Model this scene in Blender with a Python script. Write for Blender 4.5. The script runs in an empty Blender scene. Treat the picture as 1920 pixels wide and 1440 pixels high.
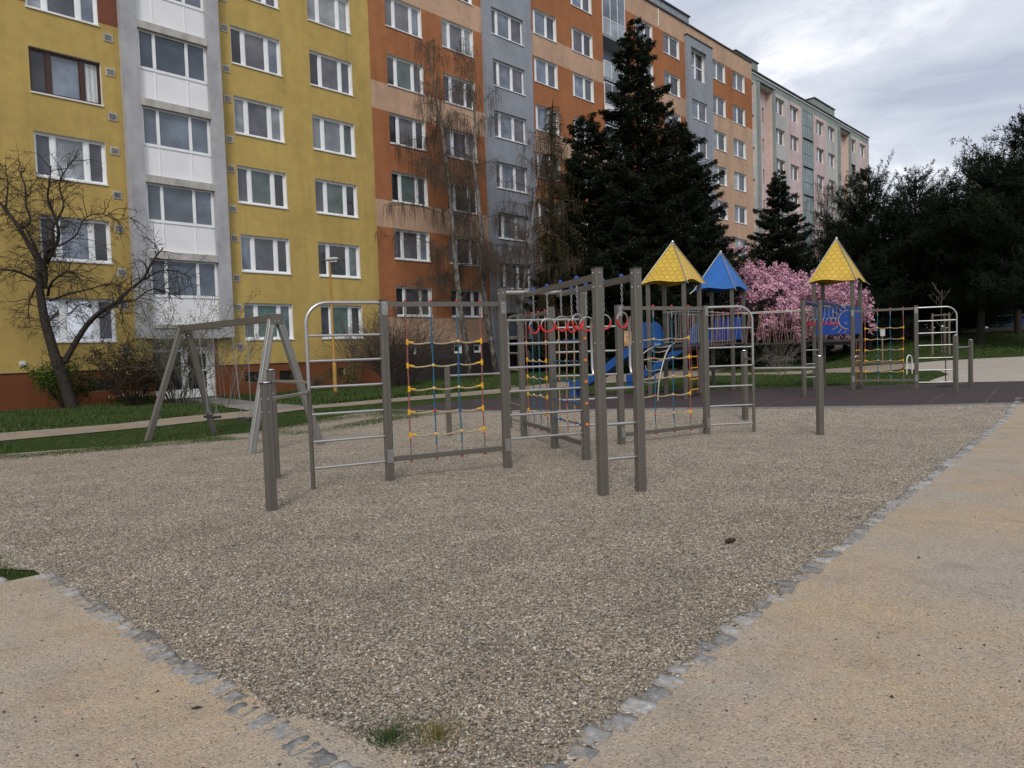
import bpy, bmesh, math, random
import numpy as np
from mathutils import Vector, Matrix
R = math.radians
scn = bpy.context.scene
col = scn.collection
PI = math.pi

# ------------------------------------------------------------------ camera
cam_d = bpy.data.cameras.new('camera'); cam = bpy.data.objects.new('camera', cam_d); col.objects.link(cam)
cam_d.sensor_width = 36.0; cam_d.lens = 36.0*1348/1920; cam_d.clip_end = 4000; cam_d.clip_start = .05
pitch, roll = 2.6608, 1.8901
_F = Vector((0, math.cos(R(pitch)), -math.sin(R(pitch)))); _U = Vector((0, math.sin(R(pitch)), math.cos(R(pitch)))); _R = Vector((1, 0, 0))
_c, _s = math.cos(R(roll)), math.sin(R(roll))
_Ri = _R*_c - _U*_s; _Ui = _R*_s + _U*_c
m = Matrix((( _Ri.x, _Ui.x, -_F.x), (_Ri.y, _Ui.y, -_F.y), (_Ri.z, _Ui.z, -_F.z))).to_4x4()
m.translation = Vector((0, 0, 1.6)); cam.matrix_world = m
scn.camera = cam

# ------------------------------------------------------------------ sky, sun, exposure
SUN_EL, SUN_AZ = 42.0, 186.0      # azimuth clockwise from +Y
w = bpy.data.worlds.new("World"); scn.world = w; w.use_nodes = True
nt = w.node_tree; nt.nodes.clear()
def wn(t, **k):
    n = nt.nodes.new(t)
    for a, b in k.items(): setattr(n, a, b)
    return n
out = wn('ShaderNodeOutputWorld'); bg = wn('ShaderNodeBackground')
sky = wn('ShaderNodeTexSky', sky_type='NISHITA', sun_disc=False, sun_elevation=R(SUN_EL), sun_rotation=R(SUN_AZ), dust_density=2.0, air_density=1.0)
SKY_STR = 0.1
tc = wn('ShaderNodeTexCoord'); sep = wn('ShaderNodeSeparateXYZ'); nt.links.new(tc.outputs['Generated'], sep.inputs[0])
mz = wn('ShaderNodeMath', operation='MAXIMUM'); mz.inputs[1].default_value = .0; nt.links.new(sep.outputs['Z'], mz.inputs[0])
az = wn('ShaderNodeMath', operation='ADD'); az.inputs[1].default_value = .16; nt.links.new(mz.outputs[0], az.inputs[0])
dx = wn('ShaderNodeMath', operation='DIVIDE'); dy = wn('ShaderNodeMath', operation='DIVIDE')
nt.links.new(sep.outputs['X'], dx.inputs[0]); nt.links.new(az.outputs[0], dx.inputs[1])
nt.links.new(sep.outputs['Y'], dy.inputs[0]); nt.links.new(az.outputs[0], dy.inputs[1])
cb = wn('ShaderNodeCombineXYZ'); nt.links.new(dx.outputs[0], cb.inputs[0]); nt.links.new(dy.outputs[0], cb.inputs[1])
n1 = wn('ShaderNodeTexNoise'); n1.inputs['Scale'].default_value = 1.9; n1.inputs['Detail'].default_value = 9; n1.inputs['Roughness'].default_value = .62; n1.inputs['Distortion'].default_value = .5
nt.links.new(cb.outputs[0], n1.inputs['Vector'])
n2 = wn('ShaderNodeTexNoise'); n2.inputs['Scale'].default_value = .45; n2.inputs['Detail'].default_value = 3
nt.links.new(cb.outputs[0], n2.inputs['Vector'])
ad = wn('ShaderNodeMath', operation='MULTIPLY_ADD'); ad.inputs[1].default_value = .5; nt.links.new(n2.outputs['Fac'], ad.inputs[0])
ml = wn('ShaderNodeMath', operation='MULTIPLY'); ml.inputs[1].default_value = .5; nt.links.new(n1.outputs['Fac'], ml.inputs[0]); nt.links.new(ml.outputs[0], ad.inputs[2])
cr = wn('ShaderNodeValToRGB'); e = cr.color_ramp.elements
e[0].position = .42; e[0].color = (4.2, 4.6, 5.55, 1); e[1].position = .60; e[1].color = (8.9, 9.0, 9.35, 1)
x = cr.color_ramp.elements.new(.475); x.color = (5.2, 5.55, 6.4, 1); x = cr.color_ramp.elements.new(.54); x.color = (6.3, 6.6, 7.35, 1)
nt.links.new(ad.outputs[0], cr.inputs[0])
mx = wn('ShaderNodeMix', data_type='RGBA'); mx.inputs[0].default_value = .93      # 93 percent cloud cover over the clear sky
nt.links.new(sky.outputs[0], mx.inputs[6]); nt.links.new(cr.outputs[0], mx.inputs[7])
nt.links.new(mx.outputs[2], bg.inputs[0]); bg.inputs[1].default_value = SKY_STR
nt.links.new(bg.outputs[0], out.inputs[0])
sd = bpy.data.lights.new('sun', 'SUN'); sd.energy = 1.4; sd.angle = R(16); sd.color = (1, .95, .87)
so = bpy.data.objects.new('sun', sd); col.objects.link(so)
_e, _a = R(SUN_EL), R(SUN_AZ)
sdir = Vector((math.sin(_a)*math.cos(_e), math.cos(_a)*math.cos(_e), math.sin(_e)))
so.rotation_euler = sdir.to_track_quat('Z', 'Y').to_euler()
scn.view_settings.view_transform = 'Standard'; scn.view_settings.look = 'None'; scn.view_settings.exposure = 0.27; scn.view_settings.gamma = 1
scn.view_settings.use_curve_mapping = False
scn.cycles.max_bounces = 6; scn.cycles.diffuse_bounces = 3; scn.cycles.transparent_max_bounces = 8

# ------------------------------------------------------------------ frames of reference
D = np.array([0.68982205, 0.72397896]); N = np.array([-0.72397896, 0.68982205])   # along / into the house fronts
FA = math.atan2(D[1], D[0]); FN = 28.45
def sn(s, n): return D*s + N*n
def ss(a, b, v):
    t = np.clip((np.asarray(v, float)-a)/(b-a), 0, 1); return t*t*(3-2*t)
def hz(x, y):
    x = np.asarray(x, float); y = np.asarray(y, float)
    s = x*D[0]+y*D[1]; n = x*N[0]+y*N[1]; r = np.hypot(x, y)
    a = np.maximum(ss(12.8, 16, y)*ss(7.5, 11, s), ss(16.5, 20.5, n))
    return .18*a + .62*ss(18, 44, s)*ss(15, 24, n) + 1.9*ss(33, 62, r)*ss(.40, .56, x/np.maximum(y, .1))
def H(x, y): return float(hz(x, y))

# ------------------------------------------------------------------ object helpers
def tag(o, label=None, cat=None, group=None, kind=None):
    if label: o['label'] = label
    if cat: o['category'] = cat
    if group: o['group'] = group
    if kind: o['kind'] = kind
    return o
def link(o, parent=None):
    col.objects.link(o)
    if parent is not None: o.parent = parent
    return o
def empty(name, loc=(0, 0, 0), rz=0.0):
    o = bpy.data.objects.new(name, None); o.location = loc; o.rotation_euler = (0, 0, rz); o.empty_display_size = .2
    return link(o)
def copy_tree(o, parent=None):
    c = o.copy(); col.objects.link(c)
    if parent is not None: c.parent = parent
    for ch in list(o.children): copy_tree(ch, c)
    return c
class MB:
    """collects shapes, then links them as ONE mesh"""
    def __init__(s): s.v = []; s.f = []; s.m = []; s.uv = []
    def add(s, vs, fs, mi=0):
        b = len(s.v); s.v += [tuple(p) for p in vs]; s.f += [tuple(b+i for i in f) for f in fs]; s.m += [mi]*len(fs)
    def box(s, x0, x1, y0, y1, z0, z1, mi=0):
        v = [(x, y, z) for z in (z0, z1) for y in (y0, y1) for x in (x0, x1)]
        s.add(v, [(0, 2, 3, 1), (4, 5, 7, 6), (0, 1, 5, 4), (1, 3, 7, 5), (3, 2, 6, 7), (2, 0, 4, 6)], mi)
    def obox(s, c, ux, uy, uz, hx, hy, hz_, mi=0):
        c = np.array(c, float); ux, uy, uz = [np.array(u, float)/np.linalg.norm(u) for u in (ux, uy, uz)]
        v = [c+ux*x*hx+uy*y*hy+uz*z*hz_ for z in (-1, 1) for y in (-1, 1) for x in (-1, 1)]
        s.add(v, [(0, 2, 3, 1), (4, 5, 7, 6), (0, 1, 5, 4), (1, 3, 7, 5), (3, 2, 6, 7), (2, 0, 4, 6)], mi)
    def tube(s, pts, r, n=8, mi=0, caps=True, closed=False):
        P = np.array([tuple(p) for p in pts], float); k = len(P)
        rr = np.full(k, r, float) if np.isscalar(r) else np.array(r, float)
        T = np.zeros_like(P)
        if closed: T = np.roll(P, -1, 0)-np.roll(P, 1, 0)
        else:
            T[1:-1] = P[2:]-P[:-2]; T[0] = P[1]-P[0]; T[-1] = P[-1]-P[-2]
        T /= (np.linalg.norm(T, axis=1)[:, None]+1e-12)
        up = np.array([0, 0, 1.]) if abs(T[0][2]) < .9 else np.array([1., 0, 0])
        a = np.cross(T[0], up); a /= np.linalg.norm(a)
        vs = []; an = np.linspace(0, 2*PI, n, endpoint=False)
        for i in range(k):
            a = a-T[i]*np.dot(a, T[i]); a /= (np.linalg.norm(a)+1e-12); b = np.cross(T[i], a)
            for t in an: vs.append(P[i]+(a*math.cos(t)+b*math.sin(t))*rr[i])
        fs = []
        for i in range(k if closed else k-1):
            j = (i+1) % k
            for q in range(n): fs.append((i*n+q, i*n+(q+1) % n, j*n+(q+1) % n, j*n+q))
        if caps and not closed: fs.append(tuple(range(n))[::-1]); fs.append(tuple((k-1)*n+q for q in range(n)))
        s.add(vs, fs, mi)
    def ball(s, c, r, n=8, mi=0, sz=1.0, half=False):
        c = np.array(c, float); vs = []; fs = []; k = max(3, n//2)
        for i in range(k+1):
            ph = (PI/2 if half else PI)*i/k
            for q in range(n):
                t = 2*PI*q/n; vs.append(c+np.array([math.sin(ph)*math.cos(t), math.sin(ph)*math.sin(t), math.cos(ph)*sz])*r)
        for i in range(k):
            for q in range(n): fs.append((i*n+q, (i+1)*n+q, (i+1)*n+(q+1) % n, i*n+(q+1) % n))
        s.add(vs, fs, mi)
    def prism(s, prof, c0, c1, ux, uy, mi=0, caps=True):
        c0 = np.array(c0, float); c1 = np.array(c1, float); ux = np.array(ux, float); uy = np.array(uy, float); n = len(prof)
        vs = [c0+ux*a+uy*b for a, b in prof]+[c1+ux*a+uy*b for a, b in prof]
        fs = [(q, (q+1) % n, n+(q+1) % n, n+q) for q in range(n)]
        if caps: fs += [tuple(range(n))[::-1], tuple(range(n, 2*n))]
        s.add(vs, fs, mi)
    def mesh(s, name, mats, smooth=False, angle=None):
        me = bpy.data.meshes.new(name); me.from_pydata([tuple(map(float, p)) for p in s.v], [], s.f)
        if not isinstance(mats, (list, tuple)): mats = [mats]
        for mm in mats: me.materials.append(mm)
        me.polygons.foreach_set('material_index', s.m)
        if smooth:
            me.polygons.foreach_set('use_smooth', [True]*len(me.polygons))
            me.set_sharp_from_angle(angle=R(angle or 40))
        me.update(); return me
    def build(s, name, mats, parent=None, smooth=False, angle=None):
        return link(bpy.data.objects.new(name, s.mesh(name, mats, smooth, angle)), parent)
def np_mesh(name, V, F, mats, mi=None, smooth=False, colors=None):
    """V (n,3), F (m,k) arrays -> mesh; colors per vertex optional"""
    me = bpy.data.meshes.new(name); V = np.asarray(V, np.float32); F = np.asarray(F, np.int32); k = F.shape[1]
    me.vertices.add(len(V)); me.vertices.foreach_set('co', V.ravel())
    me.loops.add(F.size); me.loops.foreach_set('vertex_index', F.ravel())
    me.polygons.add(len(F)); me.polygons.foreach_set('loop_start', np.arange(0, F.size, k, dtype=np.int32))
    if not isinstance(mats, (list, tuple)): mats = [mats]
    for mm in mats: me.materials.append(mm)
    if mi is not None: me.polygons.foreach_set('material_index', np.asarray(mi, np.int32))
    me.polygons.foreach_set('use_smooth', np.full(len(F), smooth))
    me.update(calc_edges=True)
    if colors is not None:
        a = me.color_attributes.new('tint', 'FLOAT_COLOR', 'POINT')
        c = np.ones((len(V), 4), np.float32); c[:, :3] = colors; a.data.foreach_set('color', c.ravel())
    return me
def add_mesh(name, me, parent=None): return link(bpy.data.objects.new(name, me), parent)

# ------------------------------------------------------------------ material helpers
class NT:
    def __init__(s, name):
        s.m = bpy.data.materials.new(name); s.m.use_nodes = True; s.t = s.m.node_tree; s.b = s.t.nodes['Principled BSDF']
    def n(s, t, ins=None, **k):
        nd = s.t.nodes.new(t)
        for a, b in k.items(): setattr(nd, a, b)
        for a, b in (ins or {}).items():
            if isinstance(b, bpy.types.NodeSocket): s.t.links.new(b, nd.inputs[a])
            else: nd.inputs[a].default_value = b
        return nd
    def L(s, a, b): s.t.links.new(a, b)
    def math(s, op, a, b=0.0, c=None, clamp=False):
        nd = s.t.nodes.new('ShaderNodeMath'); nd.operation = op; nd.use_clamp = clamp
        for i, v in enumerate((a, b) if c is None else (a, b, c)):
            if isinstance(v, bpy.types.NodeSocket): s.L(v, nd.inputs[i])
            else: nd.inputs[i].default_value = v
        return nd.outputs[0]
    def vmath(s, op, a, b=None, out=0):
        nd = s.t.nodes.new('ShaderNodeVectorMath'); nd.operation = op
        for i, v in enumerate((a, b)):
            if v is None: continue
            if isinstance(v, bpy.types.NodeSocket): s.L(v, nd.inputs[i])
            else: nd.inputs[i].default_value = v
        return nd.outputs[out]
    def noise(s, scale, detail=4, rough=.55, vec=None, dist=0.0):
        nd = s.n('ShaderNodeTexNoise', {'Scale': scale, 'Detail': detail, 'Roughness': rough, 'Distortion': dist})
        s.L(vec if vec is not None else s.pos(), nd.inputs['Vector']); return nd.outputs['Fac']
    def pos(s):
        if not hasattr(s, '_p'): s._p = s.n('ShaderNodeNewGeometry').outputs['Position']
        return s._p
    def obj(s):
        if not hasattr(s, '_o'): s._o = s.n('ShaderNodeTexCoord').outputs['Object']
        return s._o
    def ramp(s, fac, stops):
        nd = s.t.nodes.new('ShaderNodeValToRGB'); el = nd.color_ramp.elements
        while len(el) < len(stops): el.new(.5)
        for e_, (p, c) in zip(el, stops):
            e_.position = p; e_.color = (*c, 1) if len(c) == 3 else c
        s.L(fac, nd.inputs[0]); return nd.outputs[0]
    def mix(s, fac, a, b, mode='MIX'):
        nd = s.t.nodes.new('ShaderNodeMix'); nd.data_type = 'RGBA'; nd.blend_type = mode
        for i, v in ((0, fac), (6, a), (7, b)):
            if isinstance(v, bpy.types.NodeSocket): s.L(v, nd.inputs[i])
            else: nd.inputs[i].default_value = v if i == 0 else ((*v, 1) if len(v) == 3 else v)
        return nd.outputs[2]
    def bump(s, h, strength=.3, dist=.02):
        nd = s.n('ShaderNodeBump', {'Strength': strength, 'Distance': dist}); s.L(h, nd.inputs['Height'])
        s.L(nd.outputs[0], s.b.inputs['Normal']); return nd
    def set(s, color=None, rough=None, metal=None, spec=None):
        for k, v in (('Base Color', color), ('Roughness', rough), ('Metallic', metal), ('Specular IOR Level', spec)):
            if v is None: continue
            if isinstance(v, bpy.types.NodeSocket): s.L(v, s.b.inputs[k])
            else: s.b.inputs[k].default_value = (*v, 1) if k == 'Base Color' else v
        return s.m
def sc(c, k): return tuple(min(1, v*k) for v in c)
def plain(name, c, rough=.6, metal=0.0, var=.12, scale=6.0, bump=0.0, bscale=60, spec=.5):
    t = NT(name); f = t.noise(scale, 5)
    cc = t.ramp(f, [(.3, sc(c, 1-var)), (.7, sc(c, 1+var))])
    t.set(cc, t.math('MULTIPLY_ADD', t.noise(scale*3, 3), .15, rough-.07), metal, spec)
    if bump: t.bump(t.noise(bscale, 4), bump, .01)
    return t.m
M = {}
M['post'] = plain('anodised_post', (.15, .137, .118), .42, .5, .05, 5)
M['post_light'] = plain('brushed_aluminium', (.30, .295, .28), .42, .7, .05, 5)
M['steel'] = plain('stainless_tube', (.52, .51, .49), .33, 1.0, .06, 9)
M['bluebeam'] = plain('dark_blue_beam', (.02, .035, .09), .5, .2, .1, 5)
M['rail'] = plain('matt_handrail', (.42, .42, .41), .5, .7, .1, 9)
M['chrome'] = plain('bolt_metal', (.75, .75, .75), .2, 1.0, .05, 9)
M['chain'] = plain('galvanised_chain', (.42, .42, .42), .35, .9, .1, 30)
M['bluep'] = plain('blue_plastic', (.008, .06, .30), .4, 0, .1, 5)
M['redp'] = plain('red_plastic', (.5, .018, .02), .35, 0, .1, 5)
M['yelp'] = plain('yellow_plastic', (.66, .36, .02), .4, 0, .12, 9)
M['yelball'] = plain('pale_yellow_plastic', (.68, .42, .12), .4, 0, .12, 9)
M['orangep'] = plain('orange_plastic', (.6, .19, .04), .4, 0, .12, 9)
M['rope_red'] = plain('faded_red_rope', (.26, .085, .08), .85, 0, .3, 60, .6, 200)
M['rope_teal'] = plain('teal_rope', (.012, .115, .2), .85, 0, .25, 60, .6, 200)
M['rope_beige'] = plain('beige_rope', (.40, .32, .19), .9, 0, .25, 60, .6, 200)
M['rope_pink'] = plain('pink_rope', (.36, .2, .17), .9, 0, .25, 60, .6, 200)
M['rubber'] = plain('black_rubber', (.02, .02, .02), .7, 0, .2, 12)
M['deck'] = plain('deck_board', (.045, .04, .037), .7, 0, .25, 12)
M['wood'] = plain('weathered_wood', (.16, .13, .1), .85, 0, .3, 20, .3)
M['white'] = plain('white_paint', (.68, .68, .67), .5, 0, .07, 3)
M['pvc'] = plain('white_window_frame', (.84, .85, .86), .35, 0, .06, 2)
M['brownframe'] = plain('brown_window_frame', (.05, .016, .01), .4, 0, .15, 4)
M['sill'] = plain('white_sill', (.78, .78, .77), .5, 0, .12, 4)
M['lamp_y'] = plain('yellow_painted_steel', (.36, .19, .03), .5, .1, .15, 5)
M['lamp_h'] = plain('pale_lamp_housing', (.42, .42, .39), .4, 0, .08, 5)
M['darkmetal'] = plain('dark_metal', (.035, .035, .035), .5, .3, .2, 5)
# ------------------------------------------------------------------ ground materials
STONES = [(0, (.05, .048, .045)), (.14, (.12, .11, .10)), (.30, (.195, .165, .13)), (.48, (.29, .24, .18)), (.66, (.37, .315, .25)), (.84, (.30, .29, .275)), (.95, (.52, .48, .41)), (1, (.68, .65, .58))]
def GRBIG(t): return t.ramp(t.noise(1.5, 7, .65), [(.34, (.95, .93, .905)), (.5, (1.10, 1.07, 1.03)), (.64, (1.22, 1.175, 1.11))])
def gravel_mat():
    t = NT('pea_gravel'); v = t.n('ShaderNodeTexVoronoi', {'Scale': 74.0, 'Randomness': 1.0}); t.L(t.pos(), v.inputs['Vector'])
    se = t.n('ShaderNodeSeparateColor'); t.L(v.outputs['Color'], se.inputs[0])
    c = t.ramp(se.outputs[0], STONES)
    gap = t.ramp(v.outputs['Distance'], [(.42, (1.12, 1.1, 1.07)), (.8, (.58, .55, .51))])
    c = t.mix(1.0, c, gap, 'MULTIPLY')
    big = GRBIG(t)
    c = t.mix(1.0, c, big, 'MULTIPLY')
    t.set(c, .85, 0, .3)
    h = t.math('SUBTRACT', 1.0, v.outputs['Distance'])
    h = t.math('ADD', h, t.math('ADD', t.math('MULTIPLY', t.noise(9, 4), 1.6), t.math('MULTIPLY', t.noise(2.2, 4), 8.0)))
    t.bump(h, .7, .010); return t.m
def pebble_mat():
    t = NT('pebbles'); a = t.n('ShaderNodeVertexColor'); a.layer_name = 'tint'
    f = t.ramp(t.noise(400, 3), [(.3, (.82, .82, .82)), (.7, (1.12, 1.12, 1.12))])
    t.set(t.mix(1.0, t.mix(1.0, a.outputs[0], f, 'MULTIPLY'), GRBIG(t), 'MULTIPLY'), .8, 0, .25); return t.m
def sand_mat(name, base, pale, orange, k=1.0):
    t = NT(name); big = t.noise(.75, 6, .6); fine = t.noise(120, 3, .7); mid = t.noise(9, 5, .6)
    c = t.ramp(big, [(.36, sc(pale, k)), (.5, sc(base, k)), (.66, sc(orange, k))])
    c = t.mix(t.ramp(mid, [(.42, (0, 0, 0)), (.75, (.7, .7, .7))]), c, sc(pale, .95*k))
    c = t.mix(1.0, c, t.ramp(t.noise(2.4, 6, .7), [(.33, (.86, .85, .84)), (.5, (1, 1, 1)), (.7, (1.05, 1.05, 1.05))]), 'MULTIPLY')
    v = t.n('ShaderNodeTexVoronoi', {'Scale': 105.0}); t.L(t.pos(), v.inputs['Vector'])
    se = t.n('ShaderNodeSeparateColor'); t.L(v.outputs['Color'], se.inputs[0])
    grit = t.ramp(se.outputs[1], [(0, (.42, .42, .42)), (.12, (.72, .72, .72)), (.3, (.97, .97, .97)), (.9, (1.06, 1.06, 1.06)), (.97, (1.4, 1.4, 1.4))])
    c = t.mix(.7, c, grit, 'MULTIPLY')
    c = t.mix(.5, c, t.ramp(fine, [(.3, (.7, .7, .7)), (.7, (1.3, 1.3, 1.3))]), 'MULTIPLY')
    t.set(c, .92, 0, .2); t.bump(t.math('ADD', t.math('SUBTRACT', 1.0, v.outputs['Distance']), t.math('MULTIPLY', mid, 1.2)), .6, .007); return t.m
M['gravel'] = gravel_mat(); M['pebbles'] = pebble_mat()
M['sand'] = sand_mat('sandy_path', (.395, .312, .228), (.36, .315, .26), (.425, .318, .205))
M['path'] = sand_mat('pale_path', (.29, .235, .175), (.29, .25, .20), (.28, .215, .155))
M['wide'] = sand_mat('crushed_stone_path', (.42, .375, .32), (.42, .385, .335), (.40, .35, .28))
M['paving'] = sand_mat('concrete_path', (.23, .22, .2), (.26, .25, .23), (.2, .19, .18))
def grass_mat(name, a, b, soil, sc_=1.0):
    t = NT(name); f = t.noise(2.2, 6, .65); g = t.noise(45, 4, .7)
    c = t.ramp(g, [(.3, a), (.7, b)])
    c = t.mix(t.ramp(f, [(.56, (0, 0, 0)), (.72, (1, 1, 1))]), c, soil)
    t.set(c, .95, 0, .1); t.bump(t.math('ADD', g, f), .9, .05); return t.m
M['grass'] = grass_mat('meadow_ground', (.026, .046, .011), (.052, .080, .020), (.085, .068, .038))
def blades_mat(name):
    t = NT(name); a = t.n('ShaderNodeVertexColor'); a.layer_name = 'tint'
    t.set(a.outputs[0], .7, 0, .25); t.b.inputs['Subsurface Weight'].default_value = 0; return t.m
M['blades'] = blades_mat('grass_blades')
def rubber_mat():
    t = NT('rubber_tiles'); g = t.noise(140, 3, .7); big = t.noise(.5, 5)
    c = t.ramp(big, [(.38, (.058, .034, .034)), (.55, (.047, .036, .037)), (.7, (.038, .034, .037))])
    c = t.mix(.8, c, t.ramp(g, [(.3, (.55, .55, .55)), (.7, (1.5, 1.5, 1.5))]), 'MULTIPLY')
    c = t.mix(t.ramp(t.noise(3.5, 5, .7), [(.58, (0, 0, 0)), (.8, (.5, .5, .5))]), c, (.12, .095, .085))
    # tile joints along the house front direction and across it
    mp = t.n('ShaderNodeMapping', vector_type='POINT'); mp.inputs['Rotation'].default_value[2] = -FA-R(7); t.L(t.pos(), mp.inputs['Vector'])
    se = t.n('ShaderNodeSeparateXYZ'); t.L(mp.outputs[0], se.inputs[0])
    def joint(s, per):
        f = t.math('FRACT', t.math('DIVIDE', s, per)); return t.math('LESS_THAN', f, .03)
    j = t.math('MAXIMUM', joint(se.outputs[1], 1.0), t.math('MULTIPLY', joint(se.outputs[0], 1.0), .35))
    j = t.math('MULTIPLY', j, t.ramp(t.noise(1.3, 3), [(.35, (.1, .1, .1)), (.6, (1, 1, 1))]))
    c = t.mix(t.math('MULTIPLY', j, .55), c, (.15, .13, .12))
    t.set(c, .85, 0, .3); t.bump(g, .35, .01); return t.m
M['tiles'] = rubber_mat()
M['soil'] = plain('brown_soil', (.075, .05, .035), .95, 0, .3, 3, .8, 20)
M['concrete'] = plain('concrete_kerb', (.2, .19, .175), .9, 0, .2, 6, .4, 80)
def sett_mat():
    t = NT('granite_sett'); oi = t.n('ShaderNodeObjectInfo')
    c = t.ramp(oi.outputs['Random'], [(0, (.20, .195, .185)), (.45, (.30, .29, .275)), (1, (.41, .40, .38))])
    c = t.mix(.9, c, t.ramp(t.noise(26, 6, .7), [(.3, (.55, .55, .55)), (.55, (1.05, 1.05, 1.05)), (.72, (1.6, 1.6, 1.6))]), 'MULTIPLY')
    c = t.mix(t.ramp(t.noise(11, 6, .7), [(.55, (0, 0, 0)), (.62, (1, 1, 1))]), c, (.36, .30, .22))
    t.set(c, .85, 0, .3); t.bump(t.noise(40, 5, .7), .7, .02); return t.m
M['sett'] = sett_mat()

# ------------------------------------------------------------------ ground sheets (all follow one height field)
def clip(poly, ax, lim, keep_less):
    o = []
    for i in range(len(poly)):
        a, b = poly[i], poly[(i+1) % len(poly)]
        ia = (a[ax] <= lim) == keep_less or a[ax] == lim; ib = (b[ax] <= lim) == keep_less or b[ax] == lim
        if ia: o.append(a)
        if ia != ib:
            k = (lim-a[ax])/(b[ax]-a[ax]); o.append((a[0]+(b[0]-a[0])*k, a[1]+(b[1]-a[1])*k))
    return o
def sheet(name, polys, dz, mat, g=.5, thick=0):
    vid = {}; V = []; Fc = []
    def vi(p):
        k = (round(p[0], 4), round(p[1], 4))
        if k not in vid: vid[k] = len(V); V.append((p[0], p[1], H(*p)+dz))
        return vid[k]
    for poly in polys:
        xs = [p[0] for p in poly]
        x = math.floor(min(xs)/g)*g
        while x < max(xs):
            st = clip(clip(poly, 0, x, False), 0, x+g, True)
            if len(st) > 2:
                ys = [p[1] for p in st]; y = math.floor(min(ys)/g)*g
                while y < max(ys):
                    c = clip(clip(st, 1, y, False), 1, y+g, True)
                    ids = []
                    for p in c:
                        i = vi(p)
                        if i not in ids: ids.append(i)
                    if len(ids) > 2: Fc.append(tuple(ids))
                    y += g
            x += g
    me = bpy.data.meshes.new(name); me.from_pydata(V, [], Fc); me.materials.append(mat); me.validate()
    me.polygons.foreach_set('use_smooth', [True]*len(me.polygons))
    bm = bmesh.new(); bm.from_mesh(me); bmesh.ops.recalc_face_normals(bm, faces=bm.faces)
    if sum(f.normal.z for f in bm.faces) < 0: bmesh.ops.reverse_faces(bm, faces=bm.faces)
    bm.to_mesh(me); bm.free()
    o = add_mesh(name, me); o['kind'] = 'structure'; return o
def SN(l): return [tuple(sn(a, b)) for a, b in l]
# base terrain, fine near the camera and coarser outwards
def terrain():
    def axis(fine, lo, hi, step):
        a = list(np.arange(lo, hi+.01, step)); k = step
        while a[-1] < 1500: k *= 1.35; a.append(a[-1]+k)
        k = step
        while a[0] > -1500: k *= 1.35; a.insert(0, a[0]-k)
        return np.array(a)
    xs = axis(0, -30, 60, .5); ys = axis(0, -8, 80, .5)
    X, Y = np.meshgrid(xs, ys); Z = hz(X, Y)-.012*(np.abs(X) < 1e9)
    V = np.stack([X.ravel(), Y.ravel(), Z.ravel()], 1); nx = len(xs)
    i, j = np.meshgrid(np.arange(nx-1), np.arange(len(ys)-1)); a = (j*nx+i).ravel()
    F = np.stack([a, a+1, a+nx+1, a+nx], 1)
    me = np_mesh('ground', V, F, M['grass'], smooth=True); o = add_mesh('ground', me); o['kind'] = 'structure'
terrain()
GRAVEL = [SN([(1.45, 1.70), (1.42, 6.6), (1.25, 6.9), (1.3, 7.4), (.7, 7.9), (.2, 9), (.0, 12), (.0, 16.1), (3.0, 16.0), (4.2, 15.5), (5.5, 15.05), (7.4, 15.0), (9.3, 15.3), (11.2, 15.2)]) + [(-.3, 17.2), (2.9, 16.6), (5.5, 16), (8.3, 15.6), (10.7, 15.5), (12.2, 15.6)] + SN([(19.5, 2.78), (17, 2.6), (12, 2.3), (6, 1.92), (3.9, 1.79), (1.45, 1.6)])]
sheet('gravel', GRAVEL, 0.0, M['gravel'])
RUBBER = [[(-3.3, 18.25), (-2.2, 17.55), (-.3, 16.8), (1.3, 16.35), (2.9, 16.1), (5.5, 15.5), (8.3, 15.1), (10.7, 15.0), (14, 15.3), (17.5, 19.0), (15.6, 21.1), (13.5, 21.6), (10.8, 21.6), (8.2, 22.9), (4.2, 23.7), (.7, 23.3), (-1.6, 20.9)]]
sheet('rubber_surface', RUBBER, .014, M['tiles'])
sheet('sandy_path', [SN([(-30, -25), (60, -25), (60, 2.0), (24, 3.0), (19.5, 2.78), (17, 2.6), (12, 2.3), (6, 1.95), (3.9, 1.86), (1.45, 1.68), (-30, 1.68)]), SN([(-30, 1.685), (1.45, 1.685), (1.45, 6.42), (-30, 6.42)]), SN([(1.45, 2.0), (1.6, 2.1), (1.72, 2.2), (1.66, 2.42), (1.62, 2.75), (1.53, 3.0), (1.56, 3.4), (1.45, 3.7)])], .004, M['sand'])
LOW = [(-12.5, 13.1), (-10.94, 14.64), (-10.74, 14.98), (-9.5, 16.21), (-8.51, 17.27), (-7.67, 18.35), (-6.87, 19.1), (-5.89, 19.7), (-4.75, 20.3), (-3.24, 21.72), (-.37, 24.2), (3.5, 28.2), (6.5, 30.4), (8.8, 32.2), (10.9, 30.9), (13.7, 30.9), (15.3, 30.3), (17.0, 31.4), (18.6, 33.8)]
UP = [(17.5, 34.5), (15.6, 34.8), (12.3, 33.6), (9.6, 34.4), (12.4, 39.5), (15.3, 42.8), (20.8, 49), (24.6, 52.6), (30, 60), (27, 61), (19.2, 53), (14.9, 47.6), (8.2, 37.5), (4.3, 33.2), (-.41, 26.9), (-3.52, 23.61), (-5.18, 21.8), (-6.18, 20.9), (-7.37, 20.18), (-7.77, 19.9), (-8.4, 19.3), (-9.01, 18.5), (-9.66, 17.5), (-11.44, 15.97), (-13.5, 14.1)]
sheet('trodden_path', [LOW+UP], .006, M['path'])
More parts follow.
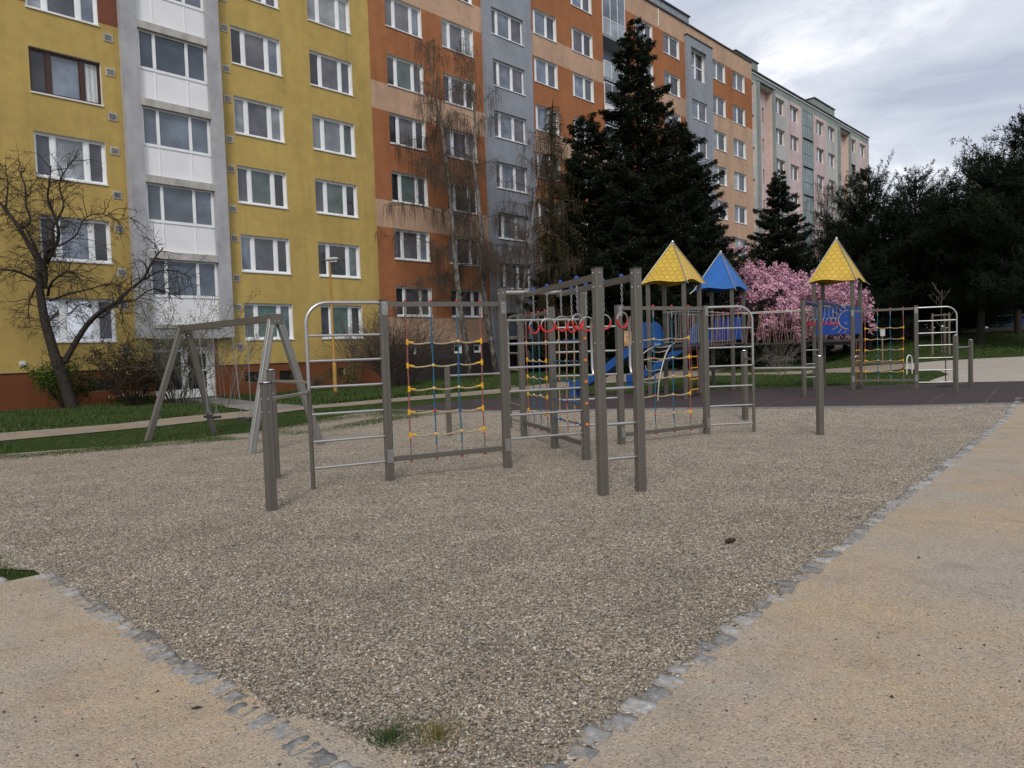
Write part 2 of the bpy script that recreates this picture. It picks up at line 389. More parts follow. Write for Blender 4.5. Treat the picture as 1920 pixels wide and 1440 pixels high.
sheet('door_path', [[(-7.2, 20.0), (-7.5, 20.3), (-8.66, 21.53), (-10.26, 23.76), (-12.1, 26.2), (-11.4, 27.4), (-9.58, 25.24), (-7.85, 22.92), (-6.24, 21.2), (-6.1, 20.8)]], .011, M['paving'])
sheet('wide_path', [[(18.6, 33.8), (17.2, 31.5), (17.4, 29.2), (16.2, 26.6), (14.3, 24.2), (13.3, 22.9), (13.3, 21.9), (15.6, 21.3), (17.5, 19.2), (26, 16), (45, 14), (45, 40), (30, 36), (23.7, 33.4), (22.3, 33.8), (20.3, 34.1)]], .009, M['wide'])
sheet('soil_bed', [[(30, 44), (36, 42), (70, 60), (80, 95), (36, 70), (27, 50)]], .008, M['soil'])
# ------------------------------------------------------------------ house materials
def render_mat(name, c, stain=.16, dirt=(.5, .5, .5), sc_=.55):
    t = NT(name)
    mp = t.n('ShaderNodeMapping'); mp.inputs['Scale'].default_value = (1, 1, .45); t.L(t.pos(), mp.inputs['Vector'])
    a = t.noise(sc_, 6, .62, mp.outputs[0]); b = t.noise(2.6, 5, .6); g = t.noise(70, 3, .6)
    cc = t.ramp(a, [(.3, sc(c, 1-stain)), (.5, c), (.72, sc(c, 1+stain*.7))])
    cc = t.mix(1.0, cc, t.ramp(b, [(.3, (.90, .90, .91)), (.6, (1.03, 1.03, 1.03))]), 'MULTIPLY')
    cc = t.mix(.5, cc, t.ramp(g, [(.3, (.85, .85, .85)), (.7, (1.15, 1.15, 1.15))]), 'MULTIPLY')
    ms = t.n('ShaderNodeMapping'); ms.inputs['Scale'].default_value = (3.2, 3.2, .16); t.L(t.pos(), ms.inputs['Vector'])
    st = t.noise(1.0, 5, .65, ms.outputs[0]); cc = t.mix(1.0, cc, t.ramp(st, [(.34, (.92, .92, .92)), (.46, (1, 1, 1)), (.75, (1.04, 1.04, 1.04))]), 'MULTIPLY')
    bl = t.noise(.35, 5, .7, dist=.6); cc = t.mix(1.0, cc, t.ramp(bl, [(.36, (.94, .94, .95)), (.5, (1, 1, 1)), (.66, (1.05, 1.05, 1.03))]), 'MULTIPLY')
    t.set(cc, .93, 0, .15); t.bump(g, .25, .01); return t.m
M['yellow'] = render_mat('ochre_yellow_render', (.47, .338, .112))
M['brick'] = render_mat('brick_red_render', (.22, .085, .055))
M['plinthr'] = render_mat('red_brown_plinth', (.18, .064, .03))
M['orange'] = render_mat('burnt_orange_render', (.37, .152, .068))
M['beige'] = render_mat('peach_render', (.52, .345, .24))
M['bluegrey'] = render_mat('blue_grey_render', (.29, .31, .35))
M['stairgrey'] = render_mat('grey_concrete_render', (.41, .41, .425), .16, sc_=1.6)
M['ledge'] = render_mat('stained_ledge', (.46, .44, .41), .3, sc_=2.5)
M['darkplinth'] = render_mat('dark_grey_plinth', (.052, .047, .045))
M['pink'] = render_mat('pink_render', (.60, .47, .46))
M['palegrey'] = render_mat('pale_grey_render', (.48, .48, .46), .3, sc_=.35)
M['sage'] = render_mat('sage_green_render', (.27, .305, .285))
M['peach2'] = render_mat('pale_peach_render', (.62, .48, .41))
M['panelw'] = plain('white_panel', (.80, .80, .82), .45, 0, .05, 1.2)
M['reveal'] = plain('pale_reveal', (.74, .73, .71), .8, 0, .08, 3)
M['flash'] = plain('roof_flashing', (.05, .05, .05), .5, .3, .2, 3)
M['roof'] = plain('roof_felt', (.08, .08, .08), .9, 0, .2, 2)
def glass(name, c1, c2=None, folds=0, blinds=0, metal=0.0, rough=.04, big=.35):
    t = NT(name); cc = t.ramp(t.noise(big*3, 3, .5), [(.35, c1), (.65, c2 or sc(c1, 1.4))])
    if folds:
        wv = t.n('ShaderNodeTexWave', {'Scale': folds, 'Distortion': 1.2, 'Detail': 2.0}, bands_direction='X'); t.L(t.obj(), wv.inputs['Vector'])
        cc = t.mix(.55, cc, t.ramp(wv.outputs['Fac'], [(0, (.45, .45, .45)), (1, (1.2, 1.2, 1.2))]), 'MULTIPLY')
    if blinds:
        wv = t.n('ShaderNodeTexWave', {'Scale': blinds, 'Distortion': 0.0}, bands_direction='Z'); t.L(t.obj(), wv.inputs['Vector'])
        cc = t.mix(.7, cc, t.ramp(wv.outputs['Fac'], [(.2, (.35, .35, .35)), (.6, (1.1, 1.1, 1.1))]), 'MULTIPLY')
    if not metal: cc = t.mix(.8, cc, t.ramp(t.noise(.55, 4, .6, dist=.8), [(.38, (.7, .7, .72)), (.5, (1, 1, 1)), (.62, (1.35, 1.38, 1.45))]), 'MULTIPLY')  # reflections of trees and clouds painted into the pane colour as noise
    t.set(cc, rough, metal, .7)
    # slightly uneven panes
    t.bump(t.noise(1.6, 2), .06, .02); return t.m
M['g_dark'] = glass('dark_window_glass', (.010, .012, .014), (.035, .038, .045))
M['g_grey'] = glass('grey_window_glass', (.045, .048, .058), (.10, .10, .12))
M['g_mauve'] = glass('mauve_curtain_glass', (.085, .082, .10), (.16, .15, .17), folds=4)
M['g_cur'] = glass('pale_curtain_glass', (.20, .22, .24), (.33, .35, .37), folds=6)
M['g_green'] = glass('green_blind_glass', (.055, .085, .078), (.11, .145, .135))
M['g_blind'] = glass('slatted_blind_glass', (.07, .14, .12), (.10, .18, .15), blinds=3.2)
M['g_blue'] = glass('painted_sky_glass', (.10, .125, .16), (.20, .235, .29))  # sky reflection put into the base colour as blue-grey
M['g_mirror'] = glass('sky_mirroring_glass', (.75, .78, .8), (.9, .9, .9), metal=.9, rough=.02)
M['g_stair'] = glass('landing_glass', (.055, .07, .09), (.15, .185, .235), big=.12)
M['g_white'] = glass('white_blind_glass', (.42, .43, .43), (.5, .5, .5), folds=2)
M['g_teal'] = glass('teal_balcony_glass', (.10, .16, .165), (.17, .24, .25))
M['g_frost'] = glass('frosted_parapet_glass', (.23, .26, .29), (.33, .36, .39), rough=.3)

rng = random.Random(7)
_cache = {}
def win_frame(w_, h_, cuts, mat, hbar=None):
    k = ('f', w_, h_, cuts, mat, hbar)
    if k not in _cache:
        b = MB(); y0, y1 = .135, .20; e_ = .055
        b.box(0, w_, y0, y1, 0, e_+.02); b.box(0, w_, y0, y1, h_-e_, h_)
        b.box(0, e_, y0-.001, y1+.001, e_+.02, h_-e_); b.box(w_-e_, w_, y0-.001, y1+.001, e_+.02, h_-e_)
        for c in cuts: b.box(c*w_-.065, c*w_+.065, y0-.004, y1+.002, e_+.021, h_-e_-.001)
        # casement edge lines
        xs = [0.0]+list(cuts)+[1.0]
        for a, c in zip(xs[:-1], xs[1:]):
            x0 = a*w_+(.066 if a else .056); x1 = c*w_-(.066 if c < 1 else .056)
            for (p, q, r_, s_) in ((x0, x0+.035, e_+.022, h_-e_-.002), (x1-.035, x1, e_+.022, h_-e_-.002)): b.box(p, q, y0+.016, y1, r_, s_)
            b.box(x0+.036, x1-.036, y0+.017, y1, e_+.022, e_+.055); b.box(x0+.036, x1-.036, y0+.017, y1, h_-e_-.037, h_-e_-.002)
        if hbar: b.box(e_, w_-e_, y0-.006, y1+.003, hbar*h_-.04, hbar*h_+.04)
        _cache[k] = b.mesh('window', M[mat])
    return _cache[k]
def win_pane(w_, h_, cuts, gl):
    k = ('p', w_, h_, cuts, gl)
    if k not in _cache:
        b = MB(); xs = [0.0]+list(cuts)+[1.0]; names = sorted(set(gl))
        for a, c, g_ in zip(xs[:-1], xs[1:], gl):
            b.add([(a*w_+.05, .178, .06), (c*w_-.05, .178, .06), (c*w_-.05, .178, h_-.045), (a*w_+.05, .178, h_-.045)], [(0, 1, 2, 3)], names.index(g_))
        b.v = b.v; _cache[k] = b.mesh('pane', [M[g_] for g_ in names])
    return _cache[k]
def sill_mesh(w_):
    k = ('s', w_)
    if k not in _cache:
        b = MB(); b.box(-.02, w_+.02, -.045, .134, -.035, .012); _cache[k] = b.mesh('sill', M['sill'])
    return _cache[k]
def window(parent, x, z, w_, h_, cuts, gl, frame='pvc', y=0.0, hbar=None, sill=True, name='window'):
    o = add_mesh(name, win_frame(w_, h_, tuple(cuts), frame, hbar), parent); o.location = (x, y, z)
    add_mesh('pane', win_pane(w_, h_, tuple(cuts), tuple(gl)), o)
    if sill: add_mesh('sill', sill_mesh(w_), o)
    return o
def wall_grid(b, x0, x1, z0, z1, holes, zone, lines_x=(), lines_z=(), y=0.0, reveal=.2, rmat=0):
    xs = sorted(set([x0, x1]+[v for h_ in holes for v in h_[:2]]+list(lines_x))); zs = sorted(set([z0, z1]+[v for h_ in holes for v in h_[2:4]]+list(lines_z)))
    xs = [v for v in xs if x0 <= v <= x1]; zs = [v for v in zs if z0 <= v <= z1]
    for a, c in zip(xs[:-1], xs[1:]):
        for d, e_ in zip(zs[:-1], zs[1:]):
            mxx, mzz = (a+c)/2, (d+e_)/2
            if any(h_[0] < mxx < h_[1] and h_[2] < mzz < h_[3] for h_ in holes): continue
            b.add([(a, y, d), (c, y, d), (c, y, e_), (a, y, e_)], [(0, 1, 2, 3)], zone(mxx, mzz))
    for h_ in holes:
        a, c, d, e_ = h_[:4]; r_ = h_[4] if len(h_) > 4 else reveal; Y = y+r_
        b.add([(a, y, d), (a, Y, d), (a, Y, e_), (a, y, e_), (c, y, d), (c, Y, d), (c, Y, e_), (c, y, e_)],
              [(0, 1, 2, 3), (5, 4, 7, 6), (1, 0, 4, 5), (3, 2, 6, 7)], rmat)
def house(name, label, s0):
    p = sn(s0, FN); o = empty(name, (p[0], p[1], 0), FA); tag(o, label, 'apartment building'); return o
def shell(b, x0, x1, ztop, zb, mi_side, mi_roof, depth=12.5, sides=(True, True)):
    if sides[0]: b.add([(x0, 0, zb), (x0, 0, ztop), (x0, depth, ztop), (x0, depth, zb)], [(0, 1, 2, 3)], mi_side)
    if sides[1]: b.add([(x1, 0, zb), (x1, depth, zb), (x1, depth, ztop), (x1, 0, ztop)], [(0, 1, 2, 3)], mi_side)
    b.add([(x0, depth, zb), (x0, depth, ztop), (x1, depth, ztop), (x1, depth, zb)], [(0, 1, 2, 3)], mi_side)
    b.add([(x0, 0, ztop-.35), (x1, 0, ztop-.35), (x1, depth, ztop-.35), (x0, depth, ztop-.35)], [(0, 1, 2, 3)], mi_roof)
GL3 = [('g_grey', 'g_mauve', 'g_grey'), ('g_dark', 'g_grey', 'g_green'), ('g_cur', 'g_mauve', 'g_cur'), ('g_grey', 'g_cur', 'g_grey'), ('g_mauve', 'g_mauve', 'g_blue'), ('g_dark', 'g_mauve', 'g_dark'), ('g_blue', 'g_grey', 'g_dark'), ('g_dark', 'g_green', 'g_grey')]
GL2 = [('g_blue', 'g_grey'), ('g_mauve', 'g_grey'), ('g_blue', 'g_dark'), ('g_cur', 'g_grey'), ('g_grey', 'g_mauve'), ('g_blue', 'g_mauve')]
C3 = (.265, .735)

# ================= yellow house =================
S0 = -7.0
hy = house('apartment_building', 'ochre yellow panel building with a glazed white stair bay and red-brown plinth', S0)
X = lambda s: s-S0
cols = [-4.1, -.3, 3.3, 6.9, 14.0, 17.6]; heads = [3.93+2.8*k+.008*k for k in range(8)]
holes = []; ZT = 25.1
for c in cols:
    for h_ in heads: holes.append((X(c), X(c)+2.2, round(h_-1.52, 3), round(h_, 3), .2))
BAYX = (X(9.75), X(13.4))
holes.append((X(10.35), X(12.65), -.4, 2.5, .55))
pl = [(X(8.1), X(9.0)), (X(13.9), X(14.65)), (X(15.45), X(16.2)), (X(17.9), X(18.7)), (X(3.9), X(4.7))]
b = MB()
def zone(x, z):
    s = x+S0
    if z < 1.38: return 2
    if s < 9.75 and z > 13.76: return 1
    return 0
ph = [(a, c, .64, 1.06, .15) for a, c in pl]
wall_grid(b, 0, X(20.84), -.6, ZT, holes+ph, zone, [BAYX[0]], [1.38, 13.76], rmat=3)
shell(b, 0, X(20.84), ZT, -.6, 0, 4, sides=(True, False))
b.build('wall', [M['yellow'], M['brick'], M['plinthr'], M['reveal'], M['roof']], hy)
b = MB(); b.box(-.04, X(20.84), -.025, .0, 1.372, 1.40); b.build('plinth_trim', M['flash'], hy)
b = MB(); b.box(-.05, X(20.84)+.02, -.06, .25, ZT, ZT+.06); b.build('roof_edge', M['flash'], hy)
for ci, c in enumerate(cols):
    for k, h_ in enumerate(heads):
        gl = GL3[rng.randrange(len(GL3))]; fr = 'pvc'
        if c == 6.9: gl = {0: ('g_mirror', 'g_mirror', 'g_grey'), 1: ('g_dark', 'g_blue', 'g_dark'), 2: ('g_grey', 'g_cur', 'g_grey'), 3: ('g_dark', 'g_blue', 'g_white')}.get(k, ('g_cur', 'g_grey', 'g_blue'))
        if c == 6.9 and k == 3: fr = 'brownframe'
        if c == 14.0: gl = {0: ('g_green', 'g_blind', 'g_green'), 1: ('g_blue', 'g_grey', 'g_dark'), 2: ('g_grey', 'g_green', 'g_dark'), 3: ('g_cur', 'g_mauve', 'g_cur'), 4: ('g_dark', 'g_mauve', 'g_blue')}.get(k, gl)
        if c == 17.6: gl = {0: ('g_dark', 'g_blind', 'g_dark'), 1: ('g_dark', 'g_dark', 'g_green'), 2: ('g_grey', 'g_green', 'g_dark'), 3: ('g_cur', 'g_cur', 'g_green'), 4: ('g_dark', 'g_mauve', 'g_grey'), 5: ('g_cur', 'g_cur', 'g_cur')}.get(k, gl)
        o = window(hy, X(c), h_-1.52, 2.2, 1.52, C3, gl, fr)
        if fr == 'brownframe': o['label'] = 'dark brown framed window'
for a, c in pl:
    b = MB(); b.box(a, c, .08, .12, .64, 1.06, 1)
    for i in range(7): b.box(a+.01, c-.01, .05, .075, .67+i*.056, .69+i*.056, 0)
    b.build('cellar_grille', [M['darkmetal'], M['rubber']], hy)
_vent = None
for sx, zs0 in ((9.40, (13.31, 12.09)), (13.74, (13.33, 12.14))):
    for k in range(-4, 4):
        for z in zs0:
            z = z+2.8*k
            if z < 1.6: continue
            if _vent is None:
                b = MB(); b.box(-.15, .15, -.03, .0, -.14, .14, 0); b.box(-.11, .11, -.036, -.031, -.10, .10, 1)
                for i in range(5): b.box(-.11, .11, -.042, -.037, -.09+i*.042, -.075+i*.042, 0)
                _vent = b.mesh('vent', [M['ledge'], M['darkmetal']])
            o = add_mesh('vent', _vent, hy); o.location = (X(sx), 0, z)
b = MB(); b.box(X(6.08), X(6.24), -.04, 0, 1.64, 1.78); b.build('meter_cover', M['panelw'], hy)
# stair bay: piers, ledges, glazing and white panels
b = MB(); x0, x1 = BAYX
b.box(x0, x0+.55, -.32, -.001, 2.5, ZT-.2); b.box(x1-.52, x1, -.32, -.001, 2.5, ZT-.2)
b.box(x0+.55, x1-.52, -.30, -.001, 2.47, 2.86); b.box(x0-.03, x1+.03, -.36, -.001, ZT-.2, ZT+.1)
b.build('stair_bay', M['stairgrey'], hy)
for k in range(9):
    z = 2.87+2.8*k if k == 0 else 2.67+2.8*k
    if z < ZT-1: b = MB(); b.box(x0+.551, x1-.521, -.34, -.05, z, z+(.14 if k == 0 else .27)); b.build('ledge', M['ledge'], hy)
for k in range(8):
    zl = (3.01 if k == 0 else 2.94+2.8*k); zt = min(2.67+2.8*(k+1), ZT-.2); zm = 4.09+2.8*k
    xa, xb = x0+.552, x1-.522; wd = xb-xa; b = MB(); ms = [.235, .70]
    Y0, Y1 = -.17, -.09
    b.box(xa, xb, Y0, Y1, zt-.06, zt); b.box(xa, xb, Y0, Y1, zm-.05, zm+.05)
    for q in [0, 1]+ms:
        w_ = .05 if q in (0, 1) else .055; cx_ = xa+q*wd+(w_ if q == 0 else (-w_ if q == 1 else 0))
        b.box(cx_-w_, cx_+w_, Y0-.004, Y1+.002, zm+.051, zt-.061)
    for q in ms: b.box(xa+q*wd-.022, xa+q*wd+.022, Y0+.01, Y1, zl, zm-.051)
    f = b.build('stair_window', M['pvc'], hy)
    b = MB(); b.add([(xa, -.13, zm), (xb, -.13, zm), (xb, -.13, zt), (xa, -.13, zt)], [(0, 1, 2, 3)]); b.build('pane', M['g_stair'], f)
    b = MB(); b.box(xa, xb, -.14, -.10, zl, zm-.045); b.build('panel', M['panelw'], f)
# entrance
b = MB(); ex0, ex1 = X(10.35), X(12.65)
for a, c, d, e_ in ((ex0, ex1, 2.40, 2.5), (ex0, ex0+.08, .12, 2.4), (ex0+1.12, ex0+1.24, .12, 2.4), (ex1-.1, ex1, .12, 2.4), (ex0+.08, ex0+1.12, 1.98, 2.06), (ex0+1.24, ex1-.1, 2.02, 2.14), (ex0+.08, ex0+1.12, .12, .5)):
    b.box(a, c, .30, .38, d, e_)
ent = b.build('entrance_frame', M['pvc'], hy)
b = MB(); b.add([(ex0, .35, .12), (ex1, .35, .12), (ex1, .35, 2.45), (ex0, .35, 2.45)], [(0, 1, 2, 3)]); b.build('pane', M['g_dark'], ent)
b = MB(); dx0, dx1 = ex0+1.25, ex1-.11
b.box(dx0, dx0+.11, .25, .30, .13, 2.0); b.box(dx1-.11, dx1, .25, .30, .13, 2.0); b.box(dx0+.11, dx1-.11, .25, .30, 1.9, 2.0); b.box(dx0+.11, dx1-.11, .25, .30, .13, .5); b.box(dx0+.11, dx1-.11, .252, .298, 1.2, 1.27)
dr = b.build('door', M['pvc'], hy); b = MB(); b.tube([(dx0+.2, .2, 1.0), (dx0+.2, .2, 1.35)], .015); b.build('handle', M['chrome'], dr)
b = MB(); b.box(ex1+.002, ex1+.16, -.02, .0, .1, 2.45); b.build('door_surround', M['plinthr'], hy)
b = MB(); b.box(ex0-.3, ex1+.3, -1.2, .3, -.3, .13); b.build('door_step', M['concrete'], hy)

# ================= orange and peach house =================
S1 = 20.84; S2 = 61.6
ho = house('apartment_building', 'burnt orange and peach striped panel building with two blue-grey stair bays', S1)
X = lambda s: s-S1
ZT2 = 26.06; hd = [24.55-2.8*k for k in range(8)]
holes = []; wins = []
for c, w_ in ((21.85, 2.25), (25.45, 2.25), (32.65, 2.15), (36.3, 2.15), (43.45, 2.2), (47.1, 2.25), (54.4, 2.25), (57.95, 2.25)):
    for h_ in hd: holes.append((X(c), X(c)+w_, round(h_-1.48, 3), round(h_, 3), .22)); wins.append((c, w_, h_))
for wx, ww in ((28.95, 2.6), (50.75, 2.4)): holes.append((X(wx), X(wx)+ww, 22.1, 24.45, .55))
bal = (X(39.6), X(42.2)); holes.append((bal[0], bal[1], 2.45, 25.9, 1.15))
pw = [(25.5, .55), (26.95, .55), (22.4, .55), (33.2, .55), (34.1, .55), (36.6, .55), (44, .55), (47.5, .55)]
for c, w_ in pw: holes.append((X(c), X(c)+w_, 1.56, 2.0, .12))
def zone(x, z):
    s = x+S1
    if z < 2.1: return 2
    if z > 24.6: return 1
    if s > 54.1: return 0 if z > 20.33 else 1
    if z < 3.4: return 1
    for lo, hi in ((18.97, 20.33), (13.37, 14.67), (7.77, 9.07)):
        if lo < z < hi: return 1
    return 0
b = MB(); wall_grid(b, 0, X(S2), -.6, ZT2, holes, zone, [X(54.1)], [2.1, 24.6, 3.4, 18.97, 20.33, 13.37, 14.67, 7.77, 9.07], rmat=3)
shell(b, 0, X(S2), ZT2, -.6, 1, 4)
b.build('wall', [M['orange'], M['beige'], M['darkplinth'], M['reveal'], M['roof']], ho)
b = MB(); b.box(-.03, X(S2)+.05, -.09, .3, ZT2, ZT2+.09); b.build('roof_edge', M['flash'], ho)
for c, w_, h_ in wins:
    if c < 32: gl = GL3[rng.randrange(len(GL3))]; cu = C3
    elif c < 44: gl = [('g_dark', 'g_blue', 'g_grey'), ('g_cur', 'g_cur', 'g_dark'), ('g_blue', 'g_blue', 'g_grey'), ('g_grey', 'g_mauve', 'g_dark')][rng.randrange(4)]; cu = (.12, .62)
    else: gl = GL2[rng.randrange(len(GL2))]; cu = (.47,)
    window(ho, X(c), h_-1.48, w_, 1.48, cu, gl)
for c, w_ in pw: window(ho, X(c), 1.56, w_, .44, (), ('g_dark',), sill=False, name='cellar_window', y=-.08)
# stair bays with their own windows
for bi, (a, c, wx, ww) in enumerate(((28.35, 32.25, 28.95, 2.6), (50.15, 54.1, 50.75, 2.4))):
    hl = []; tops = []
    zt = 25.15
    for k in range(1, 8):
        h_ = round(20.5-2.8*(k-1)+.04, 3)
        if h_-1.46 > .9: hl.append((X(wx), X(wx)+ww, round(h_-1.46, 3), h_, .2)); tops.append(h_)
    hl.append((X(wx), X(wx)+ww, 22.1, 24.45, .22))
    hl.append((X(wx)+.3, X(wx)+ww-.3, -.2, 2.35, .2))
    b = MB(); wall_grid(b, X(a), X(c), -.6, zt, hl, lambda x, z: 0, y=-.22, rmat=0)
    b.add([(X(a), -.22, -.6), (X(a), -.22, zt), (X(a), 0, zt), (X(a), 0, -.6), (X(c), -.22, -.6), (X(c), -.22, zt), (X(c), 0, zt), (X(c), 0, -.6)], [(0, 3, 2, 1), (4, 5, 6, 7)], 0)
    b.box(X(a)-.05, X(c)+.05, -.28, 0, zt, zt+.07, 1)
    # doorway back
    b.add([(X(wx)+.3, -.03, -.2), (X(wx)+ww-.3, -.03, -.2), (X(wx)+ww-.3, -.03, 2.35), (X(wx)+.3, -.03, 2.35)], [(0, 1, 2, 3)], 2)
    b.build('stair_bay', [M['bluegrey'], M['flash'], M['g_dark']], ho)
    for h_ in tops: window(ho, X(wx), h_-1.46, ww, 1.46, (.2, .62) if bi == 0 else (.5,), (['g_grey', 'g_blue', 'g_mauve'] if bi == 0 else ['g_blue', 'g_mauve']), y=-.22)
    window(ho, X(wx), 22.1, ww, 2.35, (.5,), ('g_blue', 'g_grey'), y=.0, hbar=.5)
# balcony column
for k in range(8):
    z = 22.1-2.8*k; b = MB(); b.box(bal[0]+.002, bal[1]-.002, -.06, 1.09, z-.02, z+.14); b.build('balcony_slab', M['bluegrey'], ho)
b = MB(); b.box(bal[0]+.002, bal[1]-.002, 1.10, 1.148, 2.45, 25.9); b.build('balcony_wall', M['bluegrey'], ho)
for k in range(8):
    z = 22.1-2.8*k+.15; b = MB(); xa, xb = bal[0]+.03, bal[1]-.03
    for i in range(4): x_ = xa+(xb-xa)*i/3; b.box(x_-.02, x_+.02, -.03, .01, z, z+1.04)
    b.box(xa, xb, -.035, .015, z+1.04, z+1.09)
    par = b.build('balcony_parapet', M['pvc'], ho)
    b = MB(); b.box(xa, xb, -.015, .0, z+.04, z+1.03); b.build('panel', M['panelw'] if k == 2 else M['g_frost'], par)
    if k != 1:
        b = MB(); top = z+2.5 if k else 25.85
        for i in range(4): x_ = xa+(xb-xa)*i/3; b.box(x_-.022, x_+.022, -.03, .01, z+1.1, top)
        b.box(xa, xb, -.032, .012, top-.05, top)
        gz = b.build('balcony_glazing', M['pvc'], ho)
        b = MB(); b.add([(xa, -.01, z+1.1), (xb, -.01, z+1.1), (xb, -.01, top), (xa, -.01, top)], [(0, 1, 2, 3)]); b.build('pane', M['g_blue'] if k in (0, 5) else M['g_grey'], gz)
    else:
        b = MB(); b.box(xa+.15, xa+.8, .35, .45, z+.3, z+1.5); b.build('balcony_chair', M['bluep'], ho)  # plain blue block standing in for a chair on the open balcony
b = MB(); b.box(X(47.2), X(52.5), .9, 6, ZT2-.3, 27.5, 0); b.box(X(47.1), X(52.6), .8, 6.1, 27.5, 27.6, 1); b.build('roof_housing', [M['bluegrey'], M['flash']], ho)
b = MB(); b.tube([(X(46.4), -.05, 25.95), (X(46.42), -.06, 25.2), (X(46.38), -.05, 24.7)], .035, 6); b.build('roof_overflow', M['panelw'], ho)

# ================= pink and grey house =================
S3 = 92.75
hp = house('apartment_building', 'far pink and pale grey panel building with sage green roof band', S2)
X = lambda s: s-S2
ZT3 = 25.45; holes = []; wins = []
for c, w_ in ((66.5, 2.05), (69.8, 2.1), (76.4, 2.1), (79.7, 2.0), (86.3, 2.0), (89.6, 2.0)):
    for k in range(8): h_ = 24.3-2.8*k; holes.append((X(c), X(c)+w_, round(h_-1.42, 3), round(h_, 3), .25)); wins.append((c, w_, h_))
holes.append((X(72.9), X(75.35), 2.2, 24.5, .3))
for k in range(8): h_ = 24.45-2.8*k; holes.append((X(61.62), X(61.98), round(h_-1.5, 3), round(h_, 3), .25)); wins.append((61.62, .36, h_))
for a, c in ((63.0, 65.75), (83.0, 85.85)): holes.append((X(a), X(c), 2.2, 24.5, .55))
def zone(x, z):
    s = x+S2
    if z < 1.9: return 4
    if z > 24.65 or s > 92.45 or 62.5 < s < 66.1 or 82.4 < s < 86.1 or 72.6 < s < 75.6: return 2
    if s < 62.5 or 66.1 < s < 69.2 or 79.1 < s < 82.4 or 86.1 < s < 88.95: return 1
    return 0
b = MB(); wall_grid(b, 0, X(S3), -.8, ZT3, holes, zone, [X(v) for v in (62.5, 66.1, 69.2, 79.1, 82.4, 86.1, 88.95, 92.45, 72.6, 75.6)], [1.9, 24.65], rmat=3)
shell(b, 0, X(S3), ZT3, -.8, 2, 5, sides=(False, True))
b.build('wall', [M['pink'], M['palegrey'], M['sage'], M['peach2'], M['darkplinth'], M['roof']], hp)
b = MB(); b.box(.0, X(S3)+.08, -.12, .3, ZT3, ZT3+.1, 0); b.box(.0, X(S3)+.06, -.08, -.001, ZT3-.22, ZT3-.16, 1); b.build('roof_edge', [M['flash'], M['panelw']], hp)
for i, (c, w_, h_) in enumerate(wins):
    fr = 'brownframe' if (c in (86.3, 89.6) and abs(h_-21.5) < .1) else 'pvc'
    window(hp, X(c), h_-(1.42 if w_ > 1 else 1.5), w_, 1.42, (.5,) if w_ > 1 else (), ('g_white',) if w_ < 1 else GL2[rng.randrange(len(GL2))], fr, y=.05)
for a, c in ((63.0, 65.75), (83.0, 85.85)):
    hl = [(X(a)+1.85, X(a)+2.2, round(23.1-2.8*k-1.3, 3), round(23.1-2.8*k, 3), .12) for k in range(8)]
    b = MB(); wall_grid(b, X(a), X(c), 2.2, 24.5, hl, lambda x, z: 0, y=.55, rmat=1); 
    for h_ in hl: b.add([(h_[0], .66, h_[2]), (h_[1], .66, h_[2]), (h_[1], .66, h_[3]), (h_[0], .66, h_[3])], [(0, 1, 2, 3)], 2)
    b.build('stair_recess', [M['pink'], M['peach2'], M['g_grey']], hp)
    b = MB()
    for x_ in (X(a)-.42, X(c)+.08): b.box(x_, x_+.34, -.16, -.001, 1.9, 24.75)
    b.box(X(a)-.45, X(c)+.45, -.2, -.001, 24.75, 24.9); b.build('stair_frame', M['sage'], hp)
for k in range(8): z = 21.9-2.8*k; b = MB(); b.box(X(72.9), X(75.35), -.12, .28, z-.12, z+.06); b.build('balcony_slab', M['sage'], hp)
for k in range(8):
    z = 21.97-2.8*k; b = MB(); xa, xb = X(72.95), X(75.3)
    for i in range(5): x_ = xa+(xb-xa)*i/4; b.box(x_-.025, x_+.025, .0, .05, z, z+2.45)
    b.box(xa, xb, -.005, .055, z+1.1, z+1.18); gz = b.build('balcony_glazing', M['sage'], hp)
    b = MB(); b.add([(xa, .03, z), (xb, .03, z), (xb, .03, z+2.5), (xa, .03, z+2.5)], [(0, 1, 2, 3)]); b.build('pane', M['g_teal'], gz)
for a, c in ((61.9, 66.4), (80.2, 86.2)):
    b = MB(); b.box(X(a), X(c), 1.6, 6, ZT3-.4, 27.7, 0); b.box(X(a)-.08, X(c)+.08, 1.5, 6.1, 27.7, 27.8, 1); b.build('roof_housing', [M['sage'], M['flash']], hp)
# ------------------------------------------------------------------ playground hardware
class Thing:
    """an Empty at a base point; parts are modelled in world coordinates and parented to it"""
    def __init__(s, name, label, cat, loc, group=None):
        s.o = empty(name, loc); tag(s.o, label, cat, group); s.loc = Vector(loc)
    def part(s, b, name, mats, smooth=True, parent=None, angle=40, label=None):
        o = b.build(name, mats, parent or s.o, smooth, angle)
        if parent is None: o.location = -s.loc
        if label: o['label'] = label
        return o
def post_profile(h=.05):
    g = .004; w_ = .003; c = .012; p = []
    for q in range(4):
        a = q*PI/2; ca, sa = math.cos(a), math.sin(a)
        side = [(h, -h+c), (h, -w_*4-.004), (h-g, -w_*4), (h-g, -w_*3), (h, -w_*3+.004), (h, w_*3-.004), (h-g, w_*3), (h-g, w_*4), (h, w_*4+.004), (h, h-c)]
        for x_, y_ in side: p.append((x_*ca-y_*sa, x_*sa+y_*ca))
    return p
